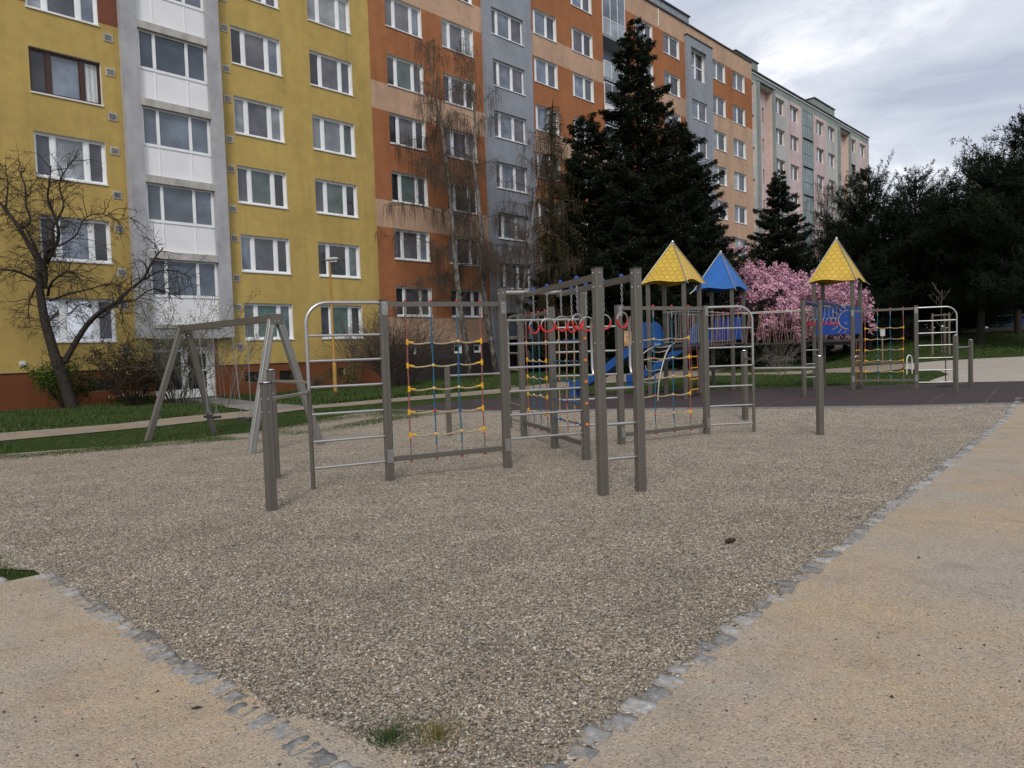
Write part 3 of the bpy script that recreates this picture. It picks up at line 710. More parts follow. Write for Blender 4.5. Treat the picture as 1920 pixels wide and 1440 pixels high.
def add_post(T, xy, z0, z1, ang, h=.05, mat='post', bolts=(), name='post', dome=False, bdir=None):
    b = MB(); u = (math.cos(ang), math.sin(ang), 0); v = (-u[1], u[0], 0)
    b.prism(post_profile(h), (xy[0], xy[1], z0-.25), (xy[0], xy[1], z1), u, v, 0)
    b.obox((xy[0], xy[1], z1+.003), u, v, (0, 0, 1), h+.002, h+.002, .007, 1)
    if dome: b.ball((xy[0], xy[1], z1+.008), h*.95, 12, 2, .35, half=True)
    for z in bolts:
        for sx, sy in ((1, 0), (-1, 0), (0, 1), (0, -1)):
            c = np.array([xy[0], xy[1], z])+np.array(u)*sx*h+np.array(v)*sy*h; b.ball(c, .011, 6, 2)
    return T.part(b, name, [M[mat], M['darkmetal'], M['chrome']], angle=25)
def V3(xy, z): return (xy[0], xy[1], z)
def lerp(a, b, t): return np.array(a)*(1-t)+np.array(b)*t
def rung(T, a, b_, z0, z1=None, r=.017, name='rung', mat='steel'):
    b = MB(); b.tube([V3(a, z0), V3(b_, z0 if z1 is None else z1)], r, 10); return T.part(b, name, M[mat])
def bar(T, a, b_, z, hw=.022, hh=.03, name='crossbar', mat='post', cut=.05, plates=True):
    a = np.array(a); b_ = np.array(b_); d = (b_-a)/np.linalg.norm(b_-a); b = MB()
    b.obox(V3((a+b_)/2, z), (*d, 0), (-d[1], d[0], 0), (0, 0, 1), np.linalg.norm(b_-a)/2-cut, hw, hh, 0)
    if plates:
        for p, sg in ((a, 1), (b_, -1)):
            for side in (1, -1):
                c = p+d*sg*.005+np.array([-d[1], d[0]])*side*.054
                b.obox(V3(c, z+(-.05 if z > 1 else .05)), (*d, 0), (-d[1], d[0], 0), (0, 0, 1), .04, .003, .085, 1)
                for dz in (-.1, 0.0) if z > 1 else (0.0, .1): b.ball(V3(c+np.array([-d[1], d[0]])*side*.004, z+dz), .011, 6, 2)
    return T.part(b, name, [M[mat], M['post_light'], M['chrome']], angle=30)
def net(T, a, b_, zt, zb, ts, zs, gz=(0, 0), rr=.0095, seed=1, balls=None, beam=True):
    """rope climbing net between two posts: upright ropes, sagging cross ropes, T joints and ball joints"""
    rg = random.Random(seed); a = np.array(a, float); b_ = np.array(b_, float); d = (b_-a)/np.linalg.norm(b_-a)
    if beam:
        bar(T, a, b_, zt, name='crossbar'); bar(T, a, b_, zb, name='crossbar')
    cols_ = ['rope_red', 'rope_teal', 'rope_teal', 'rope_red']; npos = {}
    b = MB(); b.tube([V3(a, zb+.001), V3(a+d*.02, zb+.001)], .004, 4); root = T.part(b, 'climbing_net', M['chrome'])
    for i, z in enumerate(zs):
        b = MB()
        for j, t in enumerate(ts): npos[i, j] = np.array([*lerp(a, b_, t+rg.uniform(-.006, .006)), z+rg.uniform(-.008, .008)])
        for j in range(len(ts)-1):
            p, q = npos[i, j], npos[i, j+1]
            b.tube([p*(1-k)+q*k-np.array([0, 0, .022*math.sin(PI*k)+.004*math.sin(2*PI*k)]) for k in (np.linspace(0, 1, 7) if j == len(ts)-2 else np.linspace(0, 1, 7)[:-1])], rr*.85, 6) if False else None
            cr_pts = (cr_pts if j else []) + [p*(1-k)+q*k-np.array([0, 0, .022*math.sin(PI*k)+.004*math.sin(2*PI*k)]) for k in np.linspace(0, 1, 7)[(1 if j else 0):]]
        b.tube(cr_pts, .011, 6); T.part(b, 'cross_rope', M['rope_beige'], parent=root)
    for j, t in enumerate(ts):
        b = MB(); P = [np.array([*lerp(a, b_, t), zt-.1])]+[npos[i, j] for i in range(len(zs))]+[np.array([*lerp(a, b_, t+.004), zb+.09])]
        b.tube(P, rr, 7); T.part(b, 'rope', M[cols_[j % 4]], parent=root)
        b = MB(); b.tube([P[0]+np.array([0, 0, -.05]), P[0]+np.array([0, 0, .13])], .0125, 8, 0); b.ball(P[0]+np.array([0, 0, .14]), .02, 8, 1)
        T.part(b, 'rope_clamp', [M['post_light'], M['redp']], parent=root)
        b = MB(); b.tube([P[-1]+np.array([0, 0, .05]), P[-1]+np.array([0, 0, -.12])], .0125, 8, 0); b.ball(P[-1]-np.array([0, 0, .13]), .02, 8, 1)
        T.part(b, 'rope_clamp', [M['post_light'], M['redp']], parent=root)
    for i in range(len(zs)):
        for j in range(len(ts)):
            b = MB(); p = npos[i, j]
            if j in (0, len(ts)-1):
                sg = 1 if j == 0 else -1; b.tube([p-np.array([0, 0, .036]), p+np.array([0, 0, .036])], .017, 8)
                b.tube([p, p+np.array([*d*sg*.085, -.008])], [.015, .0115], 8); T.part(b, 'tee_joint', M['yelp'], parent=root)
            else:
                c = (balls[i][j-1] if balls else rg.choice('yyb'))
                b.ball(p, .023, 8); T.part(b, 'ball_joint', M[{'y': 'yelball', 'b': 'bluep', 'r': 'redp'}[c]], parent=root)
    return root
def curved_ladder(T, pa, pf, zt, zs, rung_r=.016, g0=0.0):
    """arched tube leaving the post top, bending down to its own foot, with rungs"""
    pa = np.array(pa, float); pf = np.array(pf, float); d = (pf-pa)/np.linalg.norm(pf-pa); r_ = .26; b = MB()
    pts = [V3(pa, zt), V3(pf-d*r_, zt)]
    for k in range(1, 9): a = PI/2*k/8; pts.append(V3(pf-d*r_+d*r_*math.sin(a), zt-r_+r_*math.cos(a)))
    pts += [V3(pf, 1.3), V3(pf, g0-.2)]
    b.tube(pts, .022, 12, 0)
    if True: b.tube([V3(pf, 1.2), V3(pf, g0-.2)], .027, 12, 1); b.ball(V3(pf, 1.2), .032, 10, 1)
    T.part(b, 'arched_tube', [M['steel'], M['post']])
    for z in zs: rung(T, pa+d*.045, pf-d*.02, z, r=rung_r)
def ring_set(T, p0, p1, z, ts, drop=.33, rad=.088, bm_='post'):
    """beam with gymnastic rings on chains"""
    p0 = np.array(p0, float); p1 = np.array(p1, float); d = (p1-p0)/np.linalg.norm(p1-p0)
    b = MB(); L = np.linalg.norm(p1-p0)
    b.obox(V3((p0+p1)/2, z), (*d, 0), (-d[1], d[0], 0), (0, 0, 1), L/2-.03, .026, .034, 0); T.part(b, 'ring_beam', M[bm_], angle=30)
    for k, t in enumerate(ts):
        c = lerp(p0, p1, t); b = MB()
        b.ball(V3(c, z+.045), .026, 8, 0); b.tube([V3(c, z+.03), V3(c, z+.05)], .026, 8, 0)
        hold = T.part(b, 'ring_holder', M['bluep'])
        b = MB(); zz = z-.035; n = int((drop-.05)/.034); ph = .35*k
        b.tube([V3(c, zz+.005), V3(c, zz-.04)], .011, 6)
        for i in range(n):
            a = ph+(PI/2 if i % 2 else 0); cz = zz-.05-i*.034
            b.tube([(c[0]+math.cos(a)*.011*math.cos(q), c[1]+math.sin(a)*.011*math.cos(q), cz+.02*math.sin(q)) for q in np.linspace(0, 2*PI, 8, endpoint=False)], .0042, 5, closed=True)
        b.ball(V3(c, zz-.06-n*.034), .014, 6)
        T.part(b, 'chain', M['chain'], parent=hold)
        cz = z-.035-drop-rad; th = FA*0+R(22)+.35*math.sin(k*2.3+1); u = np.array([math.cos(th), math.sin(th)])
        A = np.linspace(0, 2*PI, 29)
        b = MB(); b.tube([(c[0]+u[0]*rad*math.cos(q), c[1]+u[1]*rad*math.cos(q), cz+rad*math.sin(q)) for q in A if q <= PI+.01], .0075, 8)
        rg = T.part(b, 'gymnastic_ring', M['steel'], parent=hold)
        b = MB(); b.tube([(c[0]+u[0]*rad*math.cos(q), c[1]+u[1]*rad*math.cos(q), cz+rad*math.sin(q)) for q in np.linspace(PI-.12, 2*PI+.12, 19)], .0135, 9)
        T.part(b, 'grip', M['redp'], parent=hold)

# ================= climbing frame on the gravel =================
A_ = (-1.59, 9.08); F_ = (-2.45, 8.66); B_ = (-.10, 9.79); C_ = (1.03, 10.25); ML = (.95, 7.74); MR = (1.39, 7.90)
D_ = (.66, 11.58); E_ = (.19, 13.27); G_ = (1.77, 11.77); H_ = (3.45, 12.78); K_ = (4.32, 12.86); F2 = (-.05, 14.22)
L1 = (-2.58, 7.53); L2 = (-3.19, 9.54); L3 = (-1.23, 13.72); L4 = (5.20, 12.14); L5 = (4.60, 14.2)
T = Thing('climbing_frame', 'big grey metal climbing frame with rope nets and red rings on the gravel', 'climbing frame', (0.5, 10.5, 0))
an = R(23)
for p, z, bo in ((A_, 2.28, (2.2, 2.1)), (D_, 2.28, ()), (E_, 2.28, ()), (G_, 2.28, ()), (H_, 2.28, (.4,)), (B_, 2.45, (2.38,)), (C_, 2.45, (2.38, 2.0)), (ML, 2.45, (2.4, 2.25, 1.65)), (MR, 2.45, (2.4, 2.25, 1.65))):
    add_post(T, p, H(*p), z, an, bolts=bo)
for p, z, a in ((L1, 1.34, R(38)), (L2, 1.44, R(30)), (L3, 1.32, R(10)), (L4, 1.33, R(20)), (L5, 1.44, R(30))):
    add_post(T, p, H(*p), z, a, name='low_post', dome=True, bolts=(z-.16, z-.3))
lz = [1.857, 1.55, 1.235, .905, .573, .25]
curved_ladder(T, A_, F_, 2.255, lz); curved_ladder(T, E_, F2, 2.25, lz); curved_ladder(T, H_, K_, 2.25, [1.87, 1.53, 1.2, .84, .49, .16])
rung(T, L1, F_, 1.175, r=.019, name='turning_bar'); rung(T, L2, F_, 1.30, r=.019, name='turning_bar'); rung(T, L3, F2, 1.16, r=.019, name='turning_bar')
rung(T, L4, K_, 1.14, r=.019, name='turning_bar'); rung(T, L5, K_, 1.30, r=.019, name='turning_bar')
TS = (.175, .385, .60, .80)
net(T, A_, B_, 2.235, .27, TS, (1.745, 1.45, 1.15, .85, .555), seed=2, balls=['by', 'yb', 'yy', 'rb', 'yy'])
net(T, D_, E_, 2.2, .27, TS, (1.72, 1.42, 1.12, .82, .52), seed=4)
net(T, G_, H_, 2.235, .15, TS, (1.72, 1.39, 1.07, .76, .43), seed=6, balls=['yb', 'ry', 'by', 'ry', 'ry'])
for z in (2.01, 1.69, 1.365, 1.04, .715, .39): rung(T, B_, C_, z)
b = MB(); b.tube([V3(B_, 2.39), V3(C_, 2.39)], .028, 12); T.part(b, 'crossbar', M['steel'])
for z in (1.94, 1.545, 1.16, .77, .35): rung(T, D_, G_, z)
for z in (1.153, .765, .387): rung(T, ML, MR, z)
# blue rope net between the middle posts
b = MB(); ca, cb_ = np.array(C_), np.array(D_)
for z in (1.735, 1.425, 1.12, .81, .51):
    b.tube([V3(lerp(ca, cb_, k), z-.02*math.sin(PI*((k*4) % 1))) for k in np.linspace(.03, .97, 17)], .012, 6)
nt_ = T.part(b, 'cross_rope_net', M['rope_teal'])
for j, (t, mt) in enumerate(((.28, 'rope_beige'), (.52, 'rope_pink'), (.76, 'rope_beige'))):
    b = MB(); b.tube([V3(lerp(ca, cb_, t+.02*math.sin(k*6)), .3+1.75*k) for k in np.linspace(0, 1, 8)], .0095, 6); T.part(b, 'rope', M[mt], parent=nt_)
for i, z in enumerate((1.735, 1.425, 1.12, .81, .51)):
    for j, t in enumerate((.28, .52, .76)):
        b = MB(); b.ball(V3(lerp(ca, cb_, t), z-.008), .024, 8); T.part(b, 'ball_joint', M[['bluep', 'redp', 'yelball'][(i+j) % 3]], parent=nt_)
    b = MB(); c = np.array(C_)+np.array([math.cos(an-PI/2), math.sin(an-PI/2)])*.052; b.ball(V3(c, z), .024, 10); b.tube([V3(c, z), V3(c+np.array([math.cos(an-PI/2), math.sin(an-PI/2)])*.006, z)], .027, 10); T.part(b, 'rope_anchor', M['orangep'])
bar(T, C_, D_, .22); b = MB(); b.tube([V3(C_, 2.07), V3(D_, 2.07)], .02, 8); T.part(b, 'crossbar', M['post'])
# ring beams to the top bar, handles on the back of the entry posts
xb1 = lerp(B_, C_, .29); xb2 = lerp(B_, C_, .69)
ring_set(T, ML, xb1, 2.36, (.24, .45, .65, .87)); ring_set(T, MR, xb2, 2.36, (.15, .36, .58, .79))
for p, q in ((ML, xb1), (MR, xb2)):
    v = (np.array(q)-np.array(p)); v = v/np.linalg.norm(v); c = np.array(p)+np.array([-v[1], v[0]])*.03
    b = MB(); b.tube([V3(c+v*.04, 1.93), V3(c+v*.10, 1.92), V3(c+v*.125, 1.86), V3(c+v*.125, 1.38), V3(c+v*.10, 1.31), V3(c+v*.04, 1.30)], .014, 8); T.part(b, 'grab_handle', M['steel'])

# ================= swing =================
T = Thing('swing', 'grey metal A-frame swing with two black rubber seats hanging on chains', 'swing', (*sn(6.3, 13.6), 0))
an_ = sn(6.26, 11.6); af_ = sn(6.29, 15.5); zt = 2.3
b = MB(); dN = (*N, 0); dD = (*D, 0)
b.obox((*(an_+af_)/2, zt), dN, dD, (0, 0, 1), np.linalg.norm(af_-an_)/2+.05, .05, .06, 0); T.part(b, 'top_beam', M['post'], angle=30)
for (c, fs_) in ((an_, ((5.65, 11.55), (7.08, 11.58))), (af_, ((5.42, 15.6), (6.88, 15.6)))):
    for i, (s_, n_) in enumerate(fs_):
        f = sn(s_, n_); b = MB(); top = np.array([*c, zt+.06]); bot = np.array([*f, -.15]); ax = top-bot; ax /= np.linalg.norm(ax)
        side = np.cross(ax, np.array([*N, 0])); side /= np.linalg.norm(side); nn = np.cross(ax, side)
        off = side*(.05 if i == 0 else -.05)*0
        prof = post_profile(.058); b.prism(prof, bot, top+np.array([*D, 0])*(-.045 if i == 0 else .045), side, nn, 0)
        for dz in (.12, .22): b.ball(top-ax*dz-np.array([*N, 0])*.058, .013, 6, 1)
        T.part(b, 'leg', [M['post_light'] if c is an_ else M['post'], M['chrome']], angle=25)
    b = MB(); b.obox((*c, zt-.02), dN, dD, (0, 0, 1), .065, .12, .09, 0); T.part(b, 'bracket', M['post'], angle=30)
for (na, nb, sz) in ((14.82, 14.14, .45), (13.33, 12.70, .47)):
    mid = (na+nb)/2; b = MB(); c = sn(6.34, mid)
    for k in range(13):     # curved belt seat
        pass
    b.obox((*c, sz), dN, dD, (0, 0, 1), .22, .085, .016, 0); b.obox((*(c+N*.2), sz+.012), dN, dD, (0, 0, 1), .04, .08, .014, 0); b.obox((*(c-N*.2), sz+.012), dN, dD, (0, 0, 1), .04, .08, .014, 0)
    seat = T.part(b, 'swing_seat', M['rubber'], angle=30)
    for nn_, sg in ((na, 1), (nb, -1)):
        b = MB(); top = np.array([*sn(6.29, nn_), zt-.06]); kz = np.array([*sn(6.34, mid+sg*.2), sz+.16])
        segs = [(top, kz), (kz, np.array([*(c+N*sg*.2+D*.07), sz+.02])), (kz, np.array([*(c+N*sg*.2-D*.07), sz+.02]))]
        for p, q in segs:
            L = np.linalg.norm(q-p); n_ = max(2, int(L/.035)); ax = (q-p)/L; s1 = np.cross(ax, [0, 1, 0.2]); s1 /= np.linalg.norm(s1); s2 = np.cross(ax, s1)
            for i in range(n_):
                m_ = p+(q-p)*(i+.5)/n_; sd = s1 if i % 2 else s2
                b.tube([m_+ax*.021*math.cos(t)+sd*.012*math.sin(t) for t in np.linspace(0, 2*PI, 6, endpoint=False)], .004, 4, closed=True)
        b.ball(kz, .013, 6); b.tube([top, top+np.array([0, 0, .05])], .02, 6); T.part(b, 'chain', M['chain'], parent=seat)

# ================= play towers on the rubber surface =================
U2 = np.array([.8, -.6]); V2 = np.array([.6, .8]); LT = 1.02
T = Thing('play_tower', 'play tower set with two yellow roofs, one blue roof, blue slides and sun panel', 'play tower', (6.5, 20.8, .17))
gz = .17; ZD = 1.62
def hexroof_mat(name, c, line, k=.17):
    t = NT(name); uv = t.n('ShaderNodeUVMap').outputs[0]
    # rows of shingles with rounded tips
    r_ = (1.0, 1.55, 1.0); h_ = (.5, .775, .5)
    p = t.vmath('SCALE', uv); p.node.inputs['Scale'].default_value = 1/k
    a = t.vmath('SUBTRACT', t.vmath('MODULO', t.vmath('ADD', p, (50, 77.5, 0)), r_), h_)
    b_ = t.vmath('SUBTRACT', t.vmath('MODULO', t.vmath('ADD', p, (50.5, 78.275, 0)), r_), h_)
    la = t.vmath('LENGTH', a, out=1); lb = t.vmath('LENGTH', b_, out=1)
    sel = t.math('LESS_THAN', la, lb)
    mxv = t.n('ShaderNodeMix', data_type='VECTOR'); t.L(sel, mxv.inputs[0]); t.L(b_, mxv.inputs[4]); t.L(a, mxv.inputs[5])
    g_ = t.vmath('ABSOLUTE', mxv.outputs[1]); se = t.n('ShaderNodeSeparateXYZ'); t.L(g_, se.inputs[0])
    d2 = t.math('ADD', t.math('MULTIPLY', se.outputs[0], .588), t.math('MULTIPLY', se.outputs[1], .911))
    e_ = t.math('MAXIMUM', se.outputs[0], d2)
    f = t.n('ShaderNodeMapRange', {'From Min': .435, 'From Max': .475}); t.L(e_, f.inputs[0])
    cc = t.mix(f.outputs[0], t.ramp(t.noise(3, 4), [(.3, sc(c, .88)), (.7, sc(c, 1.08))]), line)
    t.set(cc, .5, 0, .4); t.bump(t.math('SUBTRACT', 1.0, f.outputs[0]), .5, .01); return t.m
M['roof_y'] = hexroof_mat('yellow_scale_roof', (.62, .41, .05), (.33, .21, .03))
M['roof_b'] = hexroof_mat('blue_scale_roof', (.015, .12, .42), (.03, .16, .46))
def tower(c, apex, mat):
    c = np.array(c); q = [c, c-U2*LT, c+V2*LT, c-U2*LT+V2*LT]
    ct = c+(-U2+V2)*LT/2
    for p in q: add_post(T, p, H(*p), 3.12+gz, math.atan2(U2[1], U2[0]), h=.05, bolts=(ZD+.12,))
    b = MB(); b.obox(V3(ct, ZD-.04), (*U2, 0), (*V2, 0), (0, 0, 1), LT/2+.03, LT/2+.03, .04, 0)
    b.obox(V3(ct, ZD-.12), (*U2, 0), (*V2, 0), (0, 0, 1), LT/2-.06, LT/2-.06, .05, 0); T.part(b, 'deck', M['deck'], angle=30)
    # roof: four panels with wavy eaves
    zc = 3.27; hw = LT/2+.13; n = 12; me_b = MB(); uvs = []
    for e_ in range(4):
        a = [(-1, -1), (1, -1), (1, 1), (-1, 1)]; p0, p1 = a[e_], a[(e_+1) % 4]
        for r_ in range(n):
            for k in range(n):
                quad = []; 
                for (kk, rr_) in ((k, r_), (k+1, r_), (k+1, r_+1), (k, r_+1)):
                    u_ = kk/n; v_ = rr_/n; px = p0[0]*(1-u_)+p1[0]*u_; py = p0[1]*(1-u_)+p1[1]*u_
                    sc_ = (1-v_); zz = zc+(apex-zc)*v_; w2 = (1-v_)**2
                    zz += w2*(.05*math.sin(PI*u_)**1.0+.035*math.sin(2*PI*u_)) - w2*.02
                    P = ct+U2*px*hw*sc_+V2*py*hw*sc_
                    quad.append(((P[0], P[1], zz), ((u_-.5)*2*hw*sc_, v_*math.hypot(hw, apex-zc))))
                bi = len(me_b.v); me_b.v += [x_[0] for x_ in quad]; me_b.f.append((bi, bi+1, bi+2, bi+3)); me_b.m.append(0); uvs += [x_[1] for x_ in quad]
    me = me_b.mesh('roof', M[mat]); ul = me.uv_layers.new(name='uv')
    for i, u_ in enumerate(uvs): ul.data[i].uv = u_
    ro = add_mesh('roof', me, T.o); ro.location = -T.loc
    for px, py in ((-1, -1), (1, -1), (1, 1), (-1, 1)):
        P = ct+U2*px*hw+V2*py*hw; o_ = ct+U2*px*(hw+.09)+V2*py*(hw+.09)
        b = MB(); b.tube([V3(ct+(P-ct)*.02, apex+.01), V3(P, zc+.0), V3(o_, zc-.1)], .014, 8); T.part(b, 'ridge_tube', M['post_light'], parent=ro)
    b = MB(); b.ball(V3(ct, apex+.02), .04, 10); b.tube([V3(ct, apex-.05), V3(ct, apex+.02)], .03, 8); T.part(b, 'finial', M['chrome'], parent=ro)
    return q, ct
T1, c1 = tower((4.55, 18.8), 4.36, 'roof_y'); TB, cb2 = tower((6.72, 21.8), 4.43, 'roof_b'); T3, c3 = tower((9.6, 20.2), 4.50, 'roof_y')
# near, left, right, back = q[0..3]
def railing(p, q, z0=ZD+.03, z1=ZD+.86, n=8, skip=0):
    b = MB(); p = np.array(p); q = np.array(q); b.tube([V3(p, z1), V3(q, z1)], .018, 8); b.tube([V3(p, z0+.03), V3(q, z0+.03)], .014, 8)
    for i in range(1+skip, n): t = i/n; b.tube([V3(lerp(p, q, t), z0+.03), V3(lerp(p, q, t), z1)], .010, 6)
    T.part(b, 'railing', M['post_light'])
railing(lerp(T1[1], T1[0], .42), T1[0], n=5); railing(T1[0], T1[2]); railing(lerp(T1[2], T1[3], .5), T1[3], n=5)
railing(TB[0], TB[1], n=8)
def panel(p, q, z0, z1, sun=False):
    p = np.array(p); q = np.array(q); d = (q-p)/np.linalg.norm(q-p); nn = np.array([d[1], -d[0]])
    if nn[1] > 0: nn = -nn
    b = MB(); b.obox(V3((p+q)/2, (z0+z1)/2), (*d, 0), (*nn, 0), (0, 0, 1), np.linalg.norm(q-p)/2-.05, .009, (z1-z0)/2, 0)
    for t in (.1, .9):
        for z in (z0+.1, z1-.1): b.ball(V3(lerp(p, q, t)+nn*.011, z), .012, 6, 1)
    o = T.part(b, 'side_panel', [M['bluep'], M['chrome']], angle=30)
    if sun:
        L = np.linalg.norm(q-p); c = q-d*.10; cz = (z0+z1)/2+.02
        def pt(u_, z): return V3(c+d*u_+nn*.0125, cz+z)
        b = MB(); arc = [pt(.265*math.cos(a), .265*math.sin(a)) for a in np.linspace(PI/2+.05, 3*PI/2-.05, 24)]
        b.tube(arc, .009, 5)
        for a in np.linspace(PI/2+.28, 3*PI/2-.28, 8):
            l_ = .46 if abs(math.cos(a)) < .75 else .50
            if abs(math.sin(a))*l_ > .36: l_ = .36/abs(math.sin(a))
            b.tube([pt(.31*math.cos(a), .31*math.sin(a)), pt(l_*math.cos(a), l_*math.sin(a))], .009, 5)
        b.ball(pt(-.07, .1), .014, 6)
        b.tube([pt(-.10+.07*k/5, -.06-.05*math.sin(PI/2*k/5)) for k in range(6)], .006, 5)
        T.part(b, 'sun_drawing', M['yelball'], parent=o)
panel(T3[1], T3[0], ZD+.13, ZD+.90, True); panel(T3[0], T3[2], ZD+.13, ZD+.90); panel(TB[3], TB[2], ZD+.1, ZD+.80)
def slide(ctop, d, L=2.75, w_=.25):
    """curved plastic slide with a rounded hood-like side at the top"""
    d = np.array(d); sd = np.array([-d[1], d[0]]); b = MB(); n = 26; prof = []
    for i in range(n+1):
        t = i/n; z = ZD+.0-(ZD-gz-.28)*(ss(0, 1, min(1, t*1.02)))*1.0
        prof.append((t*L, float(z)))
    sec = [(-w_, .20), (-w_+.02, .21), (-w_+.03, .05), (-w_+.08, .0), (w_-.08, .0), (w_-.03, .05), (w_-.02, .21), (w_, .20), (w_, -.05), (-w_, -.05)]
    vs = []; k = len(sec)
    for i, (x_, z) in enumerate(prof):
        t = i/n; lift = .36*math.exp(-((t-.03)/.10)**2)
        for (a, h_) in sec: vs.append(V3(ctop+d*x_+sd*a, z+h_+(lift if h_ > .1 else 0)))
    fs = []
    for i in range(n):
        for q in range(k): fs.append((i*k+q, i*k+(q+1) % k, (i+1)*k+(q+1) % k, (i+1)*k+q))
    fs.append(tuple(range(k))[::-1]); fs.append(tuple(n*k+q for q in range(k)))
    mi = []
    for i in range(n):
        for q in range(k): mi.append(1 if q in (2, 3, 4) else 0)
    b.v = vs; b.f = fs; b.m = mi+[0, 0]
    s_ = T.part(b, 'slide', [M['bluep2'], M['bluel']], angle=50)
    e_ = ctop+d*(L+.0); b = MB(); b.obox(V3(e_-d*.10, gz+.11), (*d, 0), (*sd, 0), (0, 0, 1), .10, w_-.03, .13, 0); T.part(b, 'slide_foot', M['bluep2'], parent=s_, angle=30)
    for sg in (-1, 1):
        b = MB(); vs = []; 
        pr = [(-.05, -.05), (-.05, .35), (.02, .55), (.16, .66), (.32, .62), (.46, .42), (.58, .15), (.60, -.1)]
        c0 = ctop+sd*sg*(w_+.012); b.prism([(x_, z_) for x_, z_ in pr], V3(c0-sd*.008, ZD), V3(c0+sd*.008, ZD), (*d, 0), (0, 0, 1), 0); T.part(b, 'side_shield', M['bluep2'], parent=s_, angle=30)
M['bluep2'] = plain('mid_blue_plastic', (.010, .075, .27), .35, 0, .1, 3); M['bluel'] = plain('light_blue_plastic', (.10, .33, .52), .3, 0, .1, 3)
slide(lerp(T1[1], T1[3], .5)+U2*0, -U2); slide(lerp(TB[1], TB[3], .5), -U2)
# bow-shaped climber at the front of the first tower
p0 = lerp(T1[1], T1[0], .72); nrm = np.array([-V2[0], -V2[1]]); e_ = p0+nrm*.80-U2*.15
b = MB(); crv = [V3(p0, ZD+.03), V3(p0+nrm*.22-U2*.03, ZD-.04), V3(p0+nrm*.42-U2*.08, ZD-.28), V3(p0+nrm*.58-U2*.12, ZD-.62), V3(p0+nrm*.72-U2*.14, ZD-1.0), V3(e_, gz-.1)]
def smooth(P, n=6):
    P = [np.array(p, float) for p in P]; o = []
    for i in range(len(P)-1):
        a, b_, c, d = P[max(i-1, 0)], P[i], P[i+1], P[min(i+2, len(P)-1)]
        for k in range(n):
            t = k/n; o.append(.5*((2*b_)+(-a+c)*t+(2*a-5*b_+4*c-d)*t*t+(-a+3*b_-3*c+d)*t**3))
    o.append(P[-1]); return o
b.tube(smooth(crv), .018, 8); cl = T.part(b, 'bow_climber', M['rail'])
cs = smooth(crv); b = MB(); q0 = lerp(T1[1], T1[0], .18)
b.tube(smooth([V3(q0, ZD-.02), V3(q0+nrm*.3-U2*.22, ZD-.22), V3(q0+nrm*.5-U2*.4, ZD-.62), V3(q0+nrm*.7-U2*.1, ZD-.95)]), .016, 8); T.part(b, 'bow_tube', M['rail'], parent=cl)
for i, zz in enumerate((.28, .52, .78, 1.05, 1.28)):
    c = cs[min(len(cs)-1, 5+int(i*4.6))]; b = MB()
    b.tube(smooth([c, c+np.array([*(-U2*.2+nrm*.08), -.05]), c+np.array([*(-U2*.42), -.02]), c+np.array([*(-U2*.55-nrm*.2), .08])]), .013, 7); T.part(b, 'step', M['rail'], parent=cl)
def rope_ladder(p, q):
    p = np.array(p); q = np.array(q); d = (q-p)/np.linalg.norm(q-p); nn = np.array([d[1], -d[0]]); b = MB(); m_ = (p+q)/2+nn*.03
    for sg in (-1, 1): b.tube([V3(m_+d*sg*.2, ZD-.05), V3(m_+d*sg*.2+nn*.01, .9), V3(m_+d*sg*.2, gz+.12)], .010, 6)
    rl = T.part(b, 'rope_ladder', M['rope_red'])
    for z in (1.28, .98, .68, .4): b = MB(); b.tube([V3(m_-d*.23, z), V3(m_+d*.23, z)], .019, 7); T.part(b, 'rung', M['yelp'], parent=rl)
    b = MB(); b.tube([V3(p, gz+.1), V3(q, gz+.1)], .018, 6); T.part(b, 'foot_rail', M['darkmetal'])
rope_ladder(T1[0], T1[2]); rope_ladder(T3[0], T3[2])
def bridge(pa, pb, qa, qb, n=9):
    """plank bridge with steel handrails and slanting ropes; pa-pb one side, qa-qb the other"""
    b = MB(); L = np.linalg.norm(np.array(pb)-np.array(pa)); k = int(L/.15)
    for i in range(k):
        t0 = (i+.06)/k; t1 = (i+.92)/k; sag = .05*math.sin(PI*(i+.5)/k)
        for (z0, z1) in ((ZD-.045-sag, ZD-.01-sag),):
            P = [lerp(pa, pb, t0), lerp(pa, pb, t1), lerp(qa, qb, t1), lerp(qa, qb, t0)]
            v = [V3(p, z0) for p in P]+[V3(p, z1) for p in P]; b.add(v, [(0, 3, 2, 1), (4, 5, 6, 7), (0, 1, 5, 4), (1, 2, 6, 5), (2, 3, 7, 6), (3, 0, 4, 7)])
    br = T.part(b, 'bridge_deck', M['deck'], angle=30)
    for s_, e_ in ((pa, pb), (qa, qb)):
        b = MB(); b.tube([V3(s_, ZD+.88), V3(e_, ZD+.88)], .016, 8); T.part(b, 'handrail', M['rail'], parent=br)
        b = MB()
        for i in range(n):
            t = (i+.5)/n
            for sg in (-1, 1): b.tube([V3(lerp(s_, e_, t), ZD+.87), V3(lerp(s_, e_, t+sg*.045), ZD-.03-.04*math.sin(PI*t))], .0065, 5)
            b.tube([V3(lerp(s_, e_, t), ZD+.86), V3(lerp(s_, e_, t), ZD+.91)], .026, 6, 1)
        T.part(b, 'side_ropes', [M['rope_pink'], M['orangep']], parent=br)
bridge(TB[0]+V2*.05, T3[1]+V2*.05, TB[2]-V2*.05, T3[3]-V2*.05, 7)
bridge(T1[3]+U2*.05, TB[1]+U2*.05, T1[2]-U2*.05, TB[0]-U2*.05, 6)
